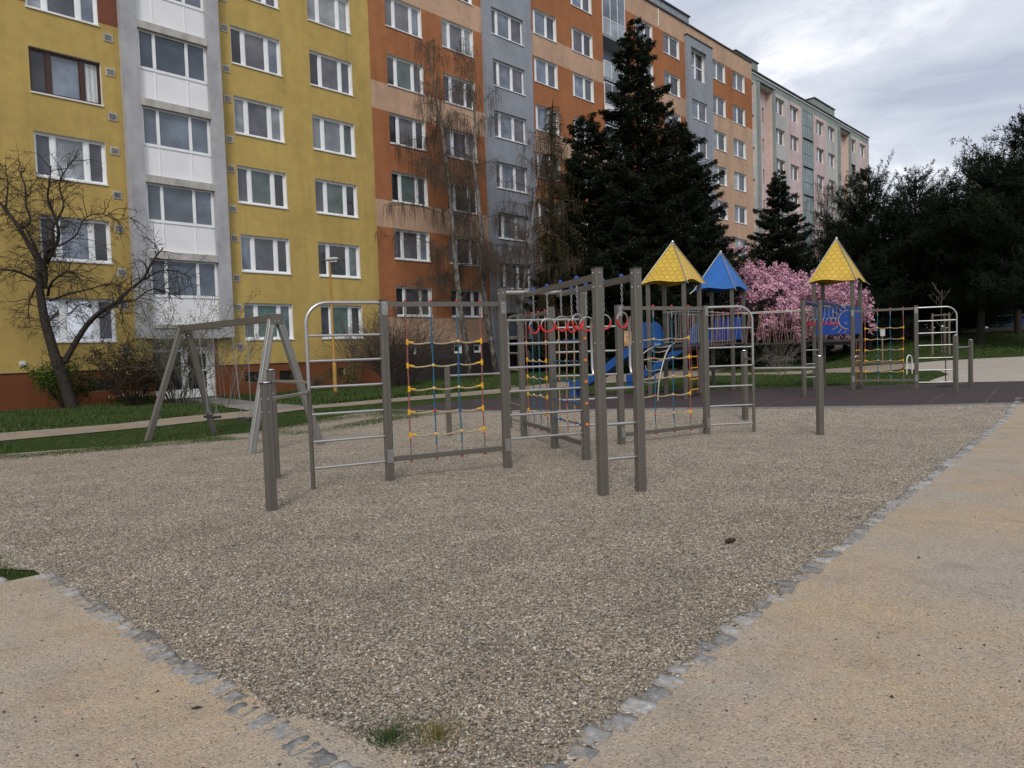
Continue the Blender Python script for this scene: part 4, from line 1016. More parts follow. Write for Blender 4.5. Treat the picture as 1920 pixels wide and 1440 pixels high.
# net, arched ladder, turning bars and rings of the third tower
NP = np.array([10.99, 19.5]); KP = np.array([11.93, 19.25])
add_post(T, NP, gz, 2.28+gz, R(-30)); net(T, T3[0], NP, 2.21+gz, .27+gz, (.2, .4, .6, .8), [z+gz for z in (1.72, 1.42, 1.12, .82, .52)], seed=9)
curved_ladder(T, NP, KP, 2.22+gz, [z+gz for z in (1.86, 1.53, 1.2, .86, .53, .2)], g0=gz)
LA = np.array([11.05, 17.88]); LB = np.array([12.62, 19.75])
add_post(T, LA, gz, 1.44+gz, R(40), name='low_post', dome=True, bolts=(1.45,)); add_post(T, LB, gz, 1.30+gz, R(40), name='low_post', dome=True, bolts=(1.3,))
rung(T, LA, KP, 1.3+gz, name='turning_bar'); rung(T, LB, KP, 1.12+gz, name='turning_bar')
RA = np.array([7.33, 18.03]); RB = np.array([7.79, 18.12])
for p in (RA, RB): add_post(T, p, .15, 2.45+gz, R(20), h=.046, bolts=(1.7, 2.4))
for z in (1.28, .93, .6): rung(T, RA, RB, z+gz*.5)
b = MB(); b.tube([V3(T3[1], 2.39+gz), V3(T3[0], 2.39+gz)], .026, 10); T.part(b, 'crossbar', M['steel'])
for p, t in ((RA, .28), (RB, .68)): ring_set(T, p, lerp(T3[1], T3[0], t), 2.38+gz, (.22, .42, .62, .82), bm_='bluebeam')
# ------------------------------------------------------------------ vegetation
def bark_mat(name, c1, c2, s_=14, rough=.95):
    t = NT(name); f = t.noise(s_, 6, .7); t.set(t.ramp(f, [(.35, c1), (.65, c2)]), rough, 0, .15); t.bump(f, .8, .02); return t.m
M['bark_dark'] = bark_mat('dark_bark', (.022, .018, .015), (.065, .055, .046))
M['twig_dark'] = bark_mat('dark_twigs', (.03, .024, .02), (.07, .056, .045))
M['twig_birch'] = bark_mat('birch_twigs', (.065, .052, .043), (.13, .10, .08))
M['twig_grey'] = bark_mat('grey_twigs', (.10, .085, .07), (.2, .175, .15))
def birch_mat():
    t = NT('birch_bark'); mp = t.n('ShaderNodeMapping'); mp.inputs['Scale'].default_value = (3, 3, 1.3); t.L(t.pos(), mp.inputs['Vector'])
    f = t.noise(2.6, 6, .75, mp.outputs[0]); se = t.n('ShaderNodeSeparateXYZ'); t.L(t.pos(), se.inputs[0])
    low = t.math('MULTIPLY', t.math('SUBTRACT', 5.0, se.outputs[2]), .035, clamp=True)
    f2 = t.math('SUBTRACT', f, low)
    t.set(t.ramp(f2, [(.36, (.03, .026, .022)), (.5, (.19, .175, .155)), (.72, (.36, .34, .31))]), .8, 0, .2); return t.m
M['birch'] = birch_mat()
def leaf_mat(name, rough=.85, spec=.06):
    t = NT(name); a = t.n('ShaderNodeVertexColor'); a.layer_name = 'tint'; t.set(a.outputs[0], rough, 0, spec); return t.m
M['foliage'] = leaf_mat('needles'); M['petals'] = leaf_mat('petals', .8, .1)
def blades(name, P, Dr, L, W, colors, mat, parent=None, seed=0, tri=False):
    """one thin leaf-sized face per row: position P, direction Dr, length L, width W"""
    g = np.random.default_rng(seed); n = len(P); P = np.asarray(P, float); Dr = np.asarray(Dr, float)
    Dr = Dr/(np.linalg.norm(Dr, axis=1)[:, None]+1e-9); q = g.normal(size=(n, 3)); S = np.cross(Dr, q); S /= (np.linalg.norm(S, axis=1)[:, None]+1e-9)
    L = np.broadcast_to(L, (n,))[:, None]; W = np.broadcast_to(W, (n,))[:, None]
    if tri:
        V = np.stack([P-S*W/2, P+S*W/2, P+Dr*L], 1).reshape(-1, 3); F = np.arange(3*n).reshape(n, 3); k = 3
    else:
        V = np.stack([P, P+Dr*L*.5+S*W/2, P+Dr*L, P+Dr*L*.5-S*W/2], 1).reshape(-1, 3); F = np.arange(4*n).reshape(n, 4); k = 4
    me = np_mesh(name, V, F, mat, colors=np.repeat(np.asarray(colors), k, 0)); return add_mesh(name, me, parent)
def tint(n, c, g, var=.25, hue=.08):
    c = np.array(c); k = 1+g.uniform(-var, var, (n, 1)); h_ = 1+g.uniform(-hue, hue, (n, 3)); return np.clip(c*k*h_, 0, 1)
def tree(name, label, x, y, cat='tree', group=None):
    o = empty(name, (x, y, H(x, y))); tag(o, label, cat, group); return o

def spruce(x, y, h, rad, label, seed, col_=(.0115, .0165, .0095), skirt=.06, dens=1.0, pw=.85, brk=.0, name='spruce_tree'):
    g = np.random.default_rng(seed); o = tree(name, label, x, y); b = MB()
    lean = g.uniform(-.01, .01, 2); b.tube([(lean[0]*z, lean[1]*z, z) for z in np.linspace(-.3, h*.98, 8)], [max(.012, .019*(h*1.02-z)) for z in np.linspace(0, h, 8)], 7)
    P = []; Dd = []; Ls = []; z = h*skirt
    bb = MB(); lev = 0
    while z < h*.985:
        t = z/h; r0 = rad*(1-t)**pw*(1.0 if t > .12 else .8+t*1.6); nb = int(g.integers(5, 8)) if t < .9 else 4
        a0 = g.uniform(0, 6.28)
        for i in range(nb):
            a = a0+i*2*PI/nb+g.uniform(-.35, .35); L = r0*g.choice([g.uniform(.45, .8), g.uniform(.8, 1.18)])+.12; d = np.array([math.cos(a), math.sin(a), 0]); s_ = np.array([-d[1], d[0], 0])
            dr = g.uniform(.10, .30)*(1-t)+(-.25 if t > .85 else 0); zz = z+g.uniform(-.15, .15)
            def pos(u): return d*(L*u)[:, None]+np.array([0, 0, 1.])*(zz-dr*L*np.sin(u*2.2)+.12*L*u**3)[:, None]
            n = int(max(20, 230*L*dens)); u = g.uniform(.08, 1, n)**.75; wmax = .36*L*(1-u)**.6+.07
            v = g.uniform(-1, 1, n); p = pos(u)+s_*(v*wmax)[:, None]+np.array([0, 0, -1.])*(np.abs(v)*wmax*.45+g.uniform(0, .16, n)+.03)[:, None]
            P.append(p); Dd.append(d*g.uniform(.2, .9, n)[:, None]+s_*(np.sign(v)*g.uniform(.1, .8, n))[:, None]+np.array([0, 0, -1.])*g.uniform(-.1, .9, n)[:, None]); Ls.append(g.uniform(.11, .27, n))
            if L > .5: uu = np.linspace(0, .92, 5); bb.tube([tuple(q) for q in pos(uu)], [.03*(1-k*.8)*min(1, L/2) for k in uu], 4, caps=False)
        z += g.uniform(.20, .34)*(1.0 if t > .1 else 1.2)*(.8+h/40)
    b.add(bb.v, bb.f, 0); tr_ = b.build('trunk', M['bark_dark'], o, True)
    P = np.concatenate(P); Dd = np.concatenate(Dd); Ls = np.concatenate(Ls)
    c = tint(len(P), col_, g, .45, .12); c *= (1+.35*np.sin(P[:, 2:3]*1.7+P[:, :1]*2+seed))*np.where(g.random((len(P), 1)) < .1, 1.9, 1.0); br = g.random(len(P)) < brk; c[br] = tint(br.sum(), (.10, .07, .03), g, .3)
    blades('crown', P, Dd, Ls, .05, c, M['foliage'], o, seed); return o

def pine(x, y, h, rad, label, seed, col_=(.0145, .022, .0125), base=.12, dens=1.0, lean=0.0, spiky=1.0):
    g = np.random.default_rng(seed); o = tree('pine_tree', label, x, y, group=None); b = MB(); h = h-H(x, y)*.85-.45
    def tr(z): return np.array([lean*z*(1-z/h*.5), .03*z*math.sin(z*.3+seed), z])
    zs_ = np.linspace(-.3, h*.97, 10); b.tube([tr(z) for z in zs_], [max(.02, .017*(h*1.03-z)+.02) for z in zs_], 8)
    tips = []; tipd = []; z = h*base
    while z < h:
        t = z/h; r0 = rad*math.sin(PI*min(1, (1-t)*.62+.12))**1.0*(1 if t < .8 else (1-t)/.2*.8+.2)
        for i in range(int(g.integers(4, 7))):
            a = g.uniform(0, 6.28); L = r0*g.uniform(.55, 1.1)+.2; d = np.array([math.cos(a), math.sin(a), 0]); up = g.uniform(.0, .35)+t*.55
            base_ = tr(z); ctrl = [base_+d*L*u+np.array([0, 0, 1.])*(L*up*u*u-.06*L*u) for u in (0, .3, .6, 1.0)]
            b.tube(ctrl, [.045*min(1, L/3), .035*min(1, L/3), .022*min(1, L/3), .008], 4, caps=False)
            m_ = int(max(3, L*21*dens*(1 if t < .78 else .55))); u = g.uniform(.22, 1, m_)
            for uu in u:
                q = base_+d*L*uu+np.array([0, 0, 1.])*(L*up*uu*uu-.06*L*uu)+g.normal(0, 1, 3)*np.array([.30, .30, .18])*(.3+.35*L*.5)
                tips.append(q); dd = d*.5+np.array([0, 0, .9])+g.normal(0, .35, 3); tipd.append(dd/np.linalg.norm(dd))
        z += g.uniform(.28, .5)
    b.build('trunk', M['bark_dark'], o, True)
    # leading shoots at the top stand up like candles
    for i in range(int(12*spiky)):      # side leaders rising round the top, tufted all along
        a = g.uniform(0, 6.28); r0_ = g.uniform(.2, .5); L = g.uniform(1.0, 1.9); z0_ = h-g.uniform(1.2, 3.2); base_ = tr(z0_); dd = np.array([math.cos(a)*.75, math.sin(a)*.75, .85])
        q_ = [base_+dd*L*u+np.array([0, 0, .35*L*u*u]) for u in (0, .35, .7, 1.0)]
        for u in np.linspace(.3, 1.05, int(L*7)): tips.append(base_+dd*L*u+np.array([0, 0, .35*L*u*u])+g.normal(0, .04, 3)); tipd.append(np.array([math.cos(a)*.5, math.sin(a)*.5, 1]))
    for k in range(9): tips.append(tr(h)+np.array([0, 0, .12-k*.16])); tipd.append(np.array([0, 0, 1.]))
    for i in range(0):
        a = g.uniform(0, 6.28); r_ = g.uniform(0, .9); zz = h-r_*.9
        for k in range(4): tips.append(tr(h)*np.array([1, 1, 0])+np.array([math.cos(a)*r_, math.sin(a)*r_, zz+k*.16-.2])); tipd.append(np.array([math.cos(a)*.2, math.sin(a)*.2, 1]))
    T_ = np.array(tips); TD = np.array(tipd); k = 14; n = len(T_)
    P = np.repeat(T_, k, 0)+np.repeat(TD, k, 0)*g.uniform(-.22, .12, (n*k, 1)); Dd = np.repeat(TD, k, 0)*.7+g.normal(0, .55, (n*k, 3))
    shade = np.repeat(g.uniform(.65, 1.45, n), k)[:, None]
    blades('crown', P, Dd, g.uniform(.13, .24, n*k), .036, np.clip(tint(n*k, col_, g, .3, .1)*shade, 0, 1), M['foliage'], o, seed); return o

def grow(b, p, d, L, r, depth, g, P, mi=0, n=4):
    """recursive bare branch; P: dict of habits"""
    k = max(3, int(L/P.get('step', .16))); pts = [np.array(p, float)]; dirs = []
    d = np.array(d, float); d /= np.linalg.norm(d)
    for i in range(k):
        t = i/k
        d = d+g.normal(0, P['wig'], 3)+np.array([0, 0, P['grav'][min(depth, len(P['grav'])-1)]])*(L/k)
        d /= np.linalg.norm(d); dirs.append(d.copy()); pts.append(pts[-1]+d*(L/k))
    rr = np.linspace(r, max(P['rmin'], r*P['taper']), k+1); b.tube(pts, rr, n if depth < 2 else 3, mi if depth < P.get('twigdepth', 1) else 1, caps=False)
    P['tips'].append((pts[-1], d))
    if depth >= P['depth']: return
    nc = P['kids'][min(depth, len(P['kids'])-1)]; nc = int(nc*g.uniform(.75, 1.25)+.5)
    for j in range(nc):
        t = g.uniform(P.get('t0', .2), 1.0); i = min(k-1, int(t*k)); q = pts[i]; dd = dirs[i]
        s_ = np.cross(dd, g.normal(0, 1, 3)); s_ /= (np.linalg.norm(s_)+1e-9); an = P['ang']*g.uniform(.6, 1.3)
        nd = dd*math.cos(an)+s_*math.sin(an); grow(b, q, nd, L*P['ratio']*g.uniform(.6, 1.2)*(1.15-t*.45), max(P['rmin'], rr[i]*.6), depth+1, g, P, mi, n)

# --- bare twisted tree on the left: limbs, then curling twigs
g = np.random.default_rng(11); tx, ty = -14.0, 22.9; o = tree('bare_tree', 'dark leafless tree with curling branches in front of the yellow wall at the far left', tx, ty)
rt = np.array([ty, -tx]); rt = rt/np.linalg.norm(rt)*1.0; rt = np.array([.9, .436])*1.0; fw = np.array([-.436, .9])
pxm = 1348/ty
def tp(px, py, dep=0.0):   # limb outline, metres across and up from the foot, with its own depth
    u = (px-138)/pxm; z = (768-py)/pxm; x_, y_ = u*1.0, dep
    return np.array([x_+(.066*z), y_, z])
def limb(l, dep0, dep1):
    n = len(l); return smooth([tp(a/2.879, 300+c/2.879, dep0+(dep1-dep0)*i/(n-1)) for i, (a, c) in enumerate(l)], 5)
limbs = [([(400, 1360), (385, 1300), (350, 1180), (320, 1080), (290, 960), (268, 860), (250, 720), (252, 640), (250, 560), (215, 480), (160, 380), (100, 290), (40, 220), (-10, 180)], 0, -.7, .2, .018),
 ([(345, 1090), (380, 1010), (440, 900), (500, 830), (590, 770), (640, 710), (710, 650), (735, 590), (760, 530), (800, 470)], 0, .9, .10, .018),
 ([(250, 540), (285, 495), (340, 480), (372, 420), (372, 350), (350, 250), (375, 180), (400, 100)], -.1, -1.2, .07, .015),
 ([(240, 690), (225, 600), (185, 540), (130, 470), (70, 380), (20, 330), (-40, 300)], 0, 1.1, .065, .015),
 ([(238, 680), (200, 640), (140, 605), (70, 600), (0, 615), (-60, 640)], 0, -1.3, .05, .012),
 ([(255, 730), (290, 680), (350, 645), (430, 620), (500, 640), (550, 690)], 0, -1.1, .045, .010),
 ([(262, 760), (330, 720), (420, 690), (500, 660), (560, 690)], 0, 1.3, .035, .010),
 ([(160, 380), (190, 340), (150, 250), (130, 150), (90, 80), (60, 40)], -.4, .3, .045, .012),
 ([(590, 770), (660, 760), (740, 700), (820, 720), (890, 760)], .5, 1.2, .035, .010),
 ([(480, 850), (540, 850), (620, 800), (680, 840), (700, 880)], .4, -.5, .03, .008),
 ([(710, 650), (780, 600), (860, 600), (930, 640)], .7, 1.3, .03, .010),
 ([(250, 560), (270, 470), (250, 360), (290, 240), (250, 120), (280, 20), (330, -60)], 0, .9, .05, .012),
 ([(100, 290), (60, 260), (40, 140), (0, 60), (-30, 0)], -.5, .5, .035, .010),
 ([(340, 480), (420, 420), (450, 330), (520, 300), (600, 330), (690, 310)], -.3, .4, .028, .008),
 ([(225, 620), (150, 680), (90, 760), (60, 840)], .1, .8, .035, .008)]
b = MB(); HB = dict(step=.10, wig=.13, grav=[-.6, -1.3, -1.6], rmin=.004, taper=.35, depth=2, kids=[3, 3], ang=.95, ratio=.5, t0=.1, tips=[], twigdepth=0)
for l, d0, d1, r0, r1 in limbs:
    pts = limb(l, d0, d1); n = len(pts); b.tube(pts, np.linspace(r0, r1, n)*(1 if r0 < .15 else 1), 9, 0)
    cnt = int(n*.95)
    for j in range(cnt):
        i = int(g.uniform(.25 if r0 > .2 else .12, 1)*(n-1)); dd = np.array(pts[min(i+1, n-1)])-np.array(pts[max(i-1, 0)]); dd /= (np.linalg.norm(dd)+1e-9)
        if r0 > .2 and pts[i][2] < 3.2: continue
        s_ = np.cross(dd, g.normal(0, 1, 3)); s_ /= np.linalg.norm(s_)
        grow(b, pts[i], dd*.35+s_*.9+np.array([0, 0, .35]), g.uniform(.55, 1.25), .013, 0, g, HB)
b.ball(tp(325/2.879, 300+1085/2.879), .17, 8, 0, 1.0); tk = b.build('trunk', [M['bark_dark'], M['twig_dark']], o, True)

# --- birches with hanging twigs
def birch(x, y, label, tops, h, seed, r0=.15, crown=1.0, lo=.28, hang=1.0, nb=26):
    g = np.random.default_rng(seed); o = tree('birch_tree', label, x, y, group='bare birches before the orange house'); b = MB()
    pts = smooth([np.array([a, bb_, z]) for a, bb_, z in tops], 5); n = len(pts)
    b.tube(pts, [max(.012, r0*(1-i/(n-1))**.85+.01) for i in range(n)], 9, 0); b.build('trunk', M['birch'], o, True)
    c = MB(); hangs = []
    for j in range(nb):
        t = lo+(1-lo)*(j+g.uniform(0, 1))/nb; i = min(n-2, int(t*n)); p = pts[i]; a = g.uniform(0, 6.28); L = crown*g.uniform(1.1, 2.6)*(1.25-t)*1.25
        d = np.array([math.cos(a), math.sin(a), g.uniform(.5, 1.1)]); d /= np.linalg.norm(d); q = [np.array(p)]; k = 8
        for m_ in range(k): d = d+g.normal(0, .10, 3)+np.array([0, 0, -.09]); d /= np.linalg.norm(d); q.append(q[-1]+d*L/k)
        c.tube(q, np.linspace(.028*(1.2-t), .008, k+1), 4, 0, caps=False)
        for m_ in range(int(9*L)):
            i2 = int(g.integers(2, k+1)); q0 = q[i2]; a2 = g.uniform(0, 6.28); l2 = g.uniform(.25, .7)
            e_ = q0+np.array([math.cos(a2)*l2, math.sin(a2)*l2, g.uniform(-.1, .35)]); c.tube([q0, (q0+e_)/2+np.array([0, 0, .08]), e_], [.008, .006, .0045], 3, 0, caps=False)
            for w_ in range(int(g.integers(2, 6))):
                s0 = q0+(e_-q0)*g.uniform(.3, 1); ln = hang*g.uniform(.35, 1.2); dx_ = g.normal(0, .10, 2); hangs.append((s0, ln, dx_))
    for s0, ln, dx_ in hangs: c.tube([s0, s0+np.array([dx_[0]*.7, dx_[1]*.7, -.35*ln]), s0+np.array([dx_[0], dx_[1], -ln])], [.0065, .006, .004], 3, 0, caps=False)
    cr = c.build('crown', M['twig_birch'], o, False)
    m_ = min(len(hangs)*5, 16000); idx = g.integers(0, len(hangs), m_); P = np.array([hangs[i][0]+np.array([hangs[i][2][0], hangs[i][2][1], -hangs[i][1]])*g.uniform(.2, 1) for i in idx])
    blades('catkins', P, np.stack([g.normal(0, .3, m_), g.normal(0, .3, m_), -np.ones(m_)], 1), g.uniform(.03, .09, m_), .014, tint(m_, (.12, .085, .05), g, .35), M['foliage'], o, seed)
def line(px, py, x0, y):   # trunk bend read off as metres at the tree's own distance
    k = 1348/y; return [((a-px[0])/k-.0, 0.0, (py[0]-c)/k) for a, c in zip(px, py)]
def straighten(l): return [(a+.034*z, b_+.04*math.sin(z), z) for a, b_, z in l]
birch(-2.03, 34.84, 'bare birch with white trunk, left one of the pair before the orange wall', straighten(line([881, 874, 864, 855, 847, 840, 833, 824, 811, 806], [718, 660, 584, 504, 407, 336, 273, 224, 149, 100], -2.03, 34.84)), 15.8, 21, .14, 1.5, .2, .9, 34)
birch(-.75, 35.46, 'bare birch with crooked white trunk, right one of the pair before the orange wall', straighten(line([931, 921, 907, 903, 902, 893, 889, 891, 884, 878], [715, 650, 549, 490, 438, 349, 309, 238, 180, 120], -.75, 35.46)), 15.6, 22, .16, 1.5, .18, 1.0, 34)
birch(.35, 36.6, 'slim bare birch leaning right before the blue-grey stair bay', straighten(line([960, 963, 971, 982, 991, 1000, 1012], [706, 610, 527, 447, 371, 310, 260], .35, 36.6)), 12, 23, .09, 1.3, .25, .9, 22)
birch(25.15, 56.8, 'pale leafless weeping birch beyond the small spruce', [(0, 0, -.3), (.1, .1, 4), (-.1, 0, 8), (.1, .1, 13)], 13, 24, .16, 1.3, .2, 1.4, 34)
# --- weeping larch, brown-gold
def larch(x, y, h, label, seed):
    g = np.random.default_rng(seed); o = tree('larch_tree', label, x, y); b = MB(); b.tube([(0, 0, -.3), (.1, 0, h*.5), (.25, 0, h*.9), (.35, 0, h)], [.2, .13, .05, .015], 8)
    P = []; Dd = []; z = h*.12
    while z < h*.98:
        t = z/h; r0 = (2.3*(1-t)**.6)*(1 if t > .3 else .75)
        for i in range(5):
            a = g.uniform(0, 6.28); L = r0*g.uniform(.6, 1.15)+.15; d = np.array([math.cos(a), math.sin(a), 0]); q = [np.array([.3*t, 0, z])+d*L*u+np.array([0, 0, .25*L*u-.45*L*u*u]) for u in np.linspace(0, 1, 6)]
            b.tube(q, np.linspace(.03, .008, 6), 4, caps=False)
            for m_ in range(int(9*L)+2):
                u = g.uniform(.2, 1); s0 = np.array([.3*t, 0, z])+d*L*u+np.array([0, 0, .25*L*u-.45*L*u*u]); ln = g.uniform(.3, 1.1); dx_ = g.normal(0, .08, 2)
                k = int(ln*34); w_ = np.linspace(0, 1, k)[:, None]; P.append(s0+w_*np.array([dx_[0], dx_[1], -ln])+g.normal(0, .02, (k, 3))); Dd.append(np.stack([g.normal(0, .6, k), g.normal(0, .6, k), -np.ones(k)*.7], 1))
        z += g.uniform(.25, .4)
    b.build('trunk', M['bark_dark'], o, True); P = np.concatenate(P); Dd = np.concatenate(Dd)
    c = tint(len(P), (.075, .055, .028), g, .4); gr = g.random(len(P)) < .3; c[gr] = tint(gr.sum(), (.04, .045, .02), g, .3)
    blades('crown', P, Dd, g.uniform(.06, .13, len(P)), .022, c, M['foliage'], o, seed)
larch(2.2, 37.1, 13.9, 'weeping brown-gold larch between the birches and the dark spruces', 31)

spruce(4.3, 38.05, 13.6, 4.3, 'dark spruce with pointed top left of the tallest spruce', 41, skirt=.05, brk=.01, pw=.72)
spruce(7.1, 38.8, 18.6, 5.3, 'tallest dark spruce rising in front of the orange house', 42, skirt=.05, brk=.03, pw=.82, dens=1.1)
spruce(9.3, 39.6, 13.4, 5.7, 'broad dark spruce close on the right of the tallest one', 43, skirt=.06, pw=.66, brk=.015, dens=1.1)
spruce(19.35, 51.45, 13.3, 5.2, 'smaller dark spruce behind the pink cherries before the pink house', 44, skirt=.05, pw=.9)
spruce(13.3, 47.5, 9.2, 3.6, 'low dark spruce in the gap between the broad and the smaller spruce', 45, skirt=.04)
spruce(3.2, 40.6, 8.6, 3.0, 'low dark spruce behind the weeping larch', 46, skirt=.04)

pines = [(21.6, 43.4, 11.6, 3.1, 51, .0, 'pine with upright candle shoots at the left end of the pine group'), (25.0, 44.6, 11.5, 3.2, 52, .0, 'pine with thin pointed top, second from the left in the pine group'),
 (29.0, 48.9, 10.2, 3.3, 53, .0, 'short rounded pine peeping up between taller pines'), (25.9, 39.7, 11.4, 2.8, 54, .02, 'dense broad pine left of the tallest pine'),
 (26.0, 35.6, 12.4, 3.2, 55, -.01, 'tallest pine at the right edge of the view'), (30.3, 43.0, 11.8, 3.4, 56, .0, 'pine with a leaning trunk behind the tallest pine'),
 (23.0, 49.5, 9.6, 3.2, 57, .0, 'low pine behind the left pines'), (33.5, 50.0, 11.5, 3.6, 58, .0, 'rear pine at the far right of the group'), (27.4, 43.8, 8.6, 3.4, 59, .0, 'low bushy pine in the middle of the group')]
for x_, y_, h_, r_, sd_, ln_, lb in pines: pine(x_, y_, h_+.3, r_*1.12, lb, sd_, lean=ln_, base=.2 if sd_ in (54, 55, 56) else .10, dens=1.0)

# --- flowering cherries
def cherry(x, y, label, seed, h, rad, spur=None, cz=.58):
    g = np.random.default_rng(seed); o = tree('cherry_tree', label, x, y); b = MB(); tips = []
    P = dict(step=.3, wig=.10, grav=[.05, -.02, -.1], rmin=.008, taper=.4, depth=3, kids=[6, 5, 3], ang=.75, ratio=.58, t0=.25, tips=tips, twigdepth=9)
    b.tube([(0, 0, -.3), (.05, 0, .6), (0, .05, 1.1)], [.16, .13, .12], 8)
    for i in range(7):
        a = i*.9+g.uniform(-.3, .3); grow(b, (0, .05, 1.0), (math.cos(a)*.9, math.sin(a)*.9, g.uniform(.45, 1.4)), rad*g.uniform(.9, 1.15), .07, 0, g, P)
    if spur: grow(b, (0, 0, 2.5), spur, 4.1, .05, 1, g, P)
    b.build('trunk', M['bark_dark'], o, True); T_ = np.array([t[0] for t in tips])
    b2 = MB()
    nv = 230; q = g.normal(0, 1, (nv, 3)); q /= np.linalg.norm(q, axis=1)[:, None]; q *= g.uniform(.35, 1, (nv, 1))**.5
    q0 = q*np.array([rad*1.0, rad*.9, h*.30])+np.array([0, 0, h*.54]); sp_ = []
    for p_, d_ in zip(q0, q):
        dd = np.array([d_[0], d_[1], .25+max(0, d_[2])*.5])+g.normal(0, .25, 3); dd /= np.linalg.norm(dd); L = g.uniform(.5, 1.15)
        for u in np.linspace(0, 1, int(L*9)): sp_.append(p_+dd*L*(u-.4)+g.normal(0, .05, 3))
        b2.tube([p_-dd*L*.5, p_+dd*L*.6], [.015, .006], 3, 0, caps=False)
    ext = [np.array(sp_)]; b2.build('branches', M['bark_dark'], o, False)
    T_ = np.concatenate([T_]+ext); T_ = T_[(T_[:, 2] > 1.35) & (T_[:, 2] < h*1.15)]; n = len(T_); k = 30
    Pp = np.repeat(T_, k, 0)+g.normal(0, .075, (n*k, 3)); c = tint(n*k, (.64, .36, .47), g, .22, .06); pale = g.random(n*k) < .3; c[pale] = tint(pale.sum(), (.80, .50, .58), g, .12, .03)
    dk = g.random(n*k) < .10; c[dk] = tint(dk.sum(), (.40, .15, .22), g, .2)
    blades('crown', Pp, g.normal(0, 1, (n*k, 3)), g.uniform(.08, .14, n*k), .085, c, M['petals'], o, seed); return n
print('cherry', cherry(13.2, 40.6, 'pink flowering cherry behind the blue-roofed tower, left of the two', 61, 6.6, 3.4, (-.12, 0, 1.0)), cherry(17.7, 41.3, 'pink flowering cherry behind the right yellow-roofed tower', 62, 5.9, 2.5))

# --- shrubs
def shrub(name, label, x, y, h, rad, seed, mat, stems=22, leaf=None, nleaf=0, lsize=.05, group=None, kids=(5, 4), wig=.07, up=1.6, leafc=None, z0=0.0, grav=(-.05, -.1)):
    g = np.random.default_rng(seed); o = tree(name, label, x, y, cat='shrub', group=group); b = MB(); tips = []
    P = dict(step=.14, wig=wig, grav=list(grav), rmin=.0035, taper=.4, depth=2, kids=list(kids), ang=.5, ratio=.45, t0=.25, tips=tips, twigdepth=9)
    for i in range(stems):
        a = g.uniform(0, 6.28); r_ = rad*.25*g.random(); grow(b, (math.cos(a)*r_, math.sin(a)*r_, -.05), (math.cos(a)*rad/h*g.uniform(.2, 1.2)*1.2, math.sin(a)*rad/h*g.uniform(.2, 1.2)*1.2, up*.62), h*g.uniform(.65, 1.05), .012, 0, g, P)
    b.build('stems', mat, o, False)
    if nleaf:
        T_ = np.array([t[0] for t in tips]); idx = g.integers(0, len(T_), nleaf); Pp = T_[idx]+g.normal(0, .07, (nleaf, 3)); Pp[:, 2] = np.maximum(Pp[:, 2], .03)
        blades('leaves', Pp, g.normal(0, 1, (nleaf, 3))+np.array([0, 0, .4]), g.uniform(.5, 1.2, nleaf)*lsize, lsize*.55, tint(nleaf, leafc, g, .35, .1), M['foliage'], o, seed)
    return o
shrub('shrub', 'low bush with fresh green leaves at the foot of the leafless tree', -14.7, 23.6, 1.5, .75, 71, M['twig_dark'], 26, nleaf=5200, lsize=.075, leafc=(.055, .10, .015))
shrub('shrub', 'dark bronze-leaved shrub left of the entrance door', -12.5, 23.8, 2.1, 1.35, 72, M['twig_dark'], 48, nleaf=4200, lsize=.07, leafc=(.05, .038, .018), kids=(6, 4))
shrub('shrub', 'dark bronze-leaved shrub right behind the swing leg', -11.2, 23.9, 2.3, 1.0, 73, M['twig_dark'], 32, nleaf=2300, lsize=.06, leafc=(.06, .055, .022), kids=(6, 4))
shrub('shrub', 'tall open shrub with opening buds in front of the glazed stair bay', -10.6, 23.3, 3.5, 1.5, 74, M['twig_grey'], 16, nleaf=2600, lsize=.06, leafc=(.17, .18, .07), kids=(6, 4))
shrub('shrub', 'slender budding shrub right of the entrance door', -9.0, 22.6, 3.2, 1.1, 75, M['twig_grey'], 9, nleaf=700, lsize=.055, leafc=(.15, .15, .06), kids=(5, 4))
shrub('shrub', 'big brown leafless bush at the corner of the orange house', -4.8, 30.6, 3.2, 1.9, 76, M['twig_birch'], 120, kids=(7, 5), wig=.05)
shrub('shrub', 'thin leafless bush against the yellow wall beside the brown one', -6.6, 31.0, 3.0, 1.2, 77, M['twig_birch'], 18, kids=(6, 4), nleaf=500, lsize=.04, leafc=(.14, .14, .04))
shrub('shrub', 'small yellow-green forsythia bush by the cellar grille', -6.9, 29.4, 1.15, .8, 78, M['twig_birch'], 30, nleaf=1500, lsize=.05, leafc=(.17, .14, .02), kids=(6, 4))
shrub('shrub', 'small shrub with brown stems under the cellar windows beside the lamp', -8.2, 29.0, .95, .8, 79, M['twig_birch'], 26, nleaf=900, lsize=.05, leafc=(.10, .10, .03), kids=(6, 4))
shrub('shrub', 'grey leafless bush under the rope bridge', 13.9, 38.2, 2.0, 1.6, 80, M['twig_grey'], 30, kids=(5, 3))
shrub('shrub', 'low wiry shrub with sparse white buds below the sun panel', 11.1, 29.5, 1.2, .7, 81, M['twig_grey'], 8, nleaf=60, lsize=.05, leafc=(.4, .38, .34), kids=(4, 3))
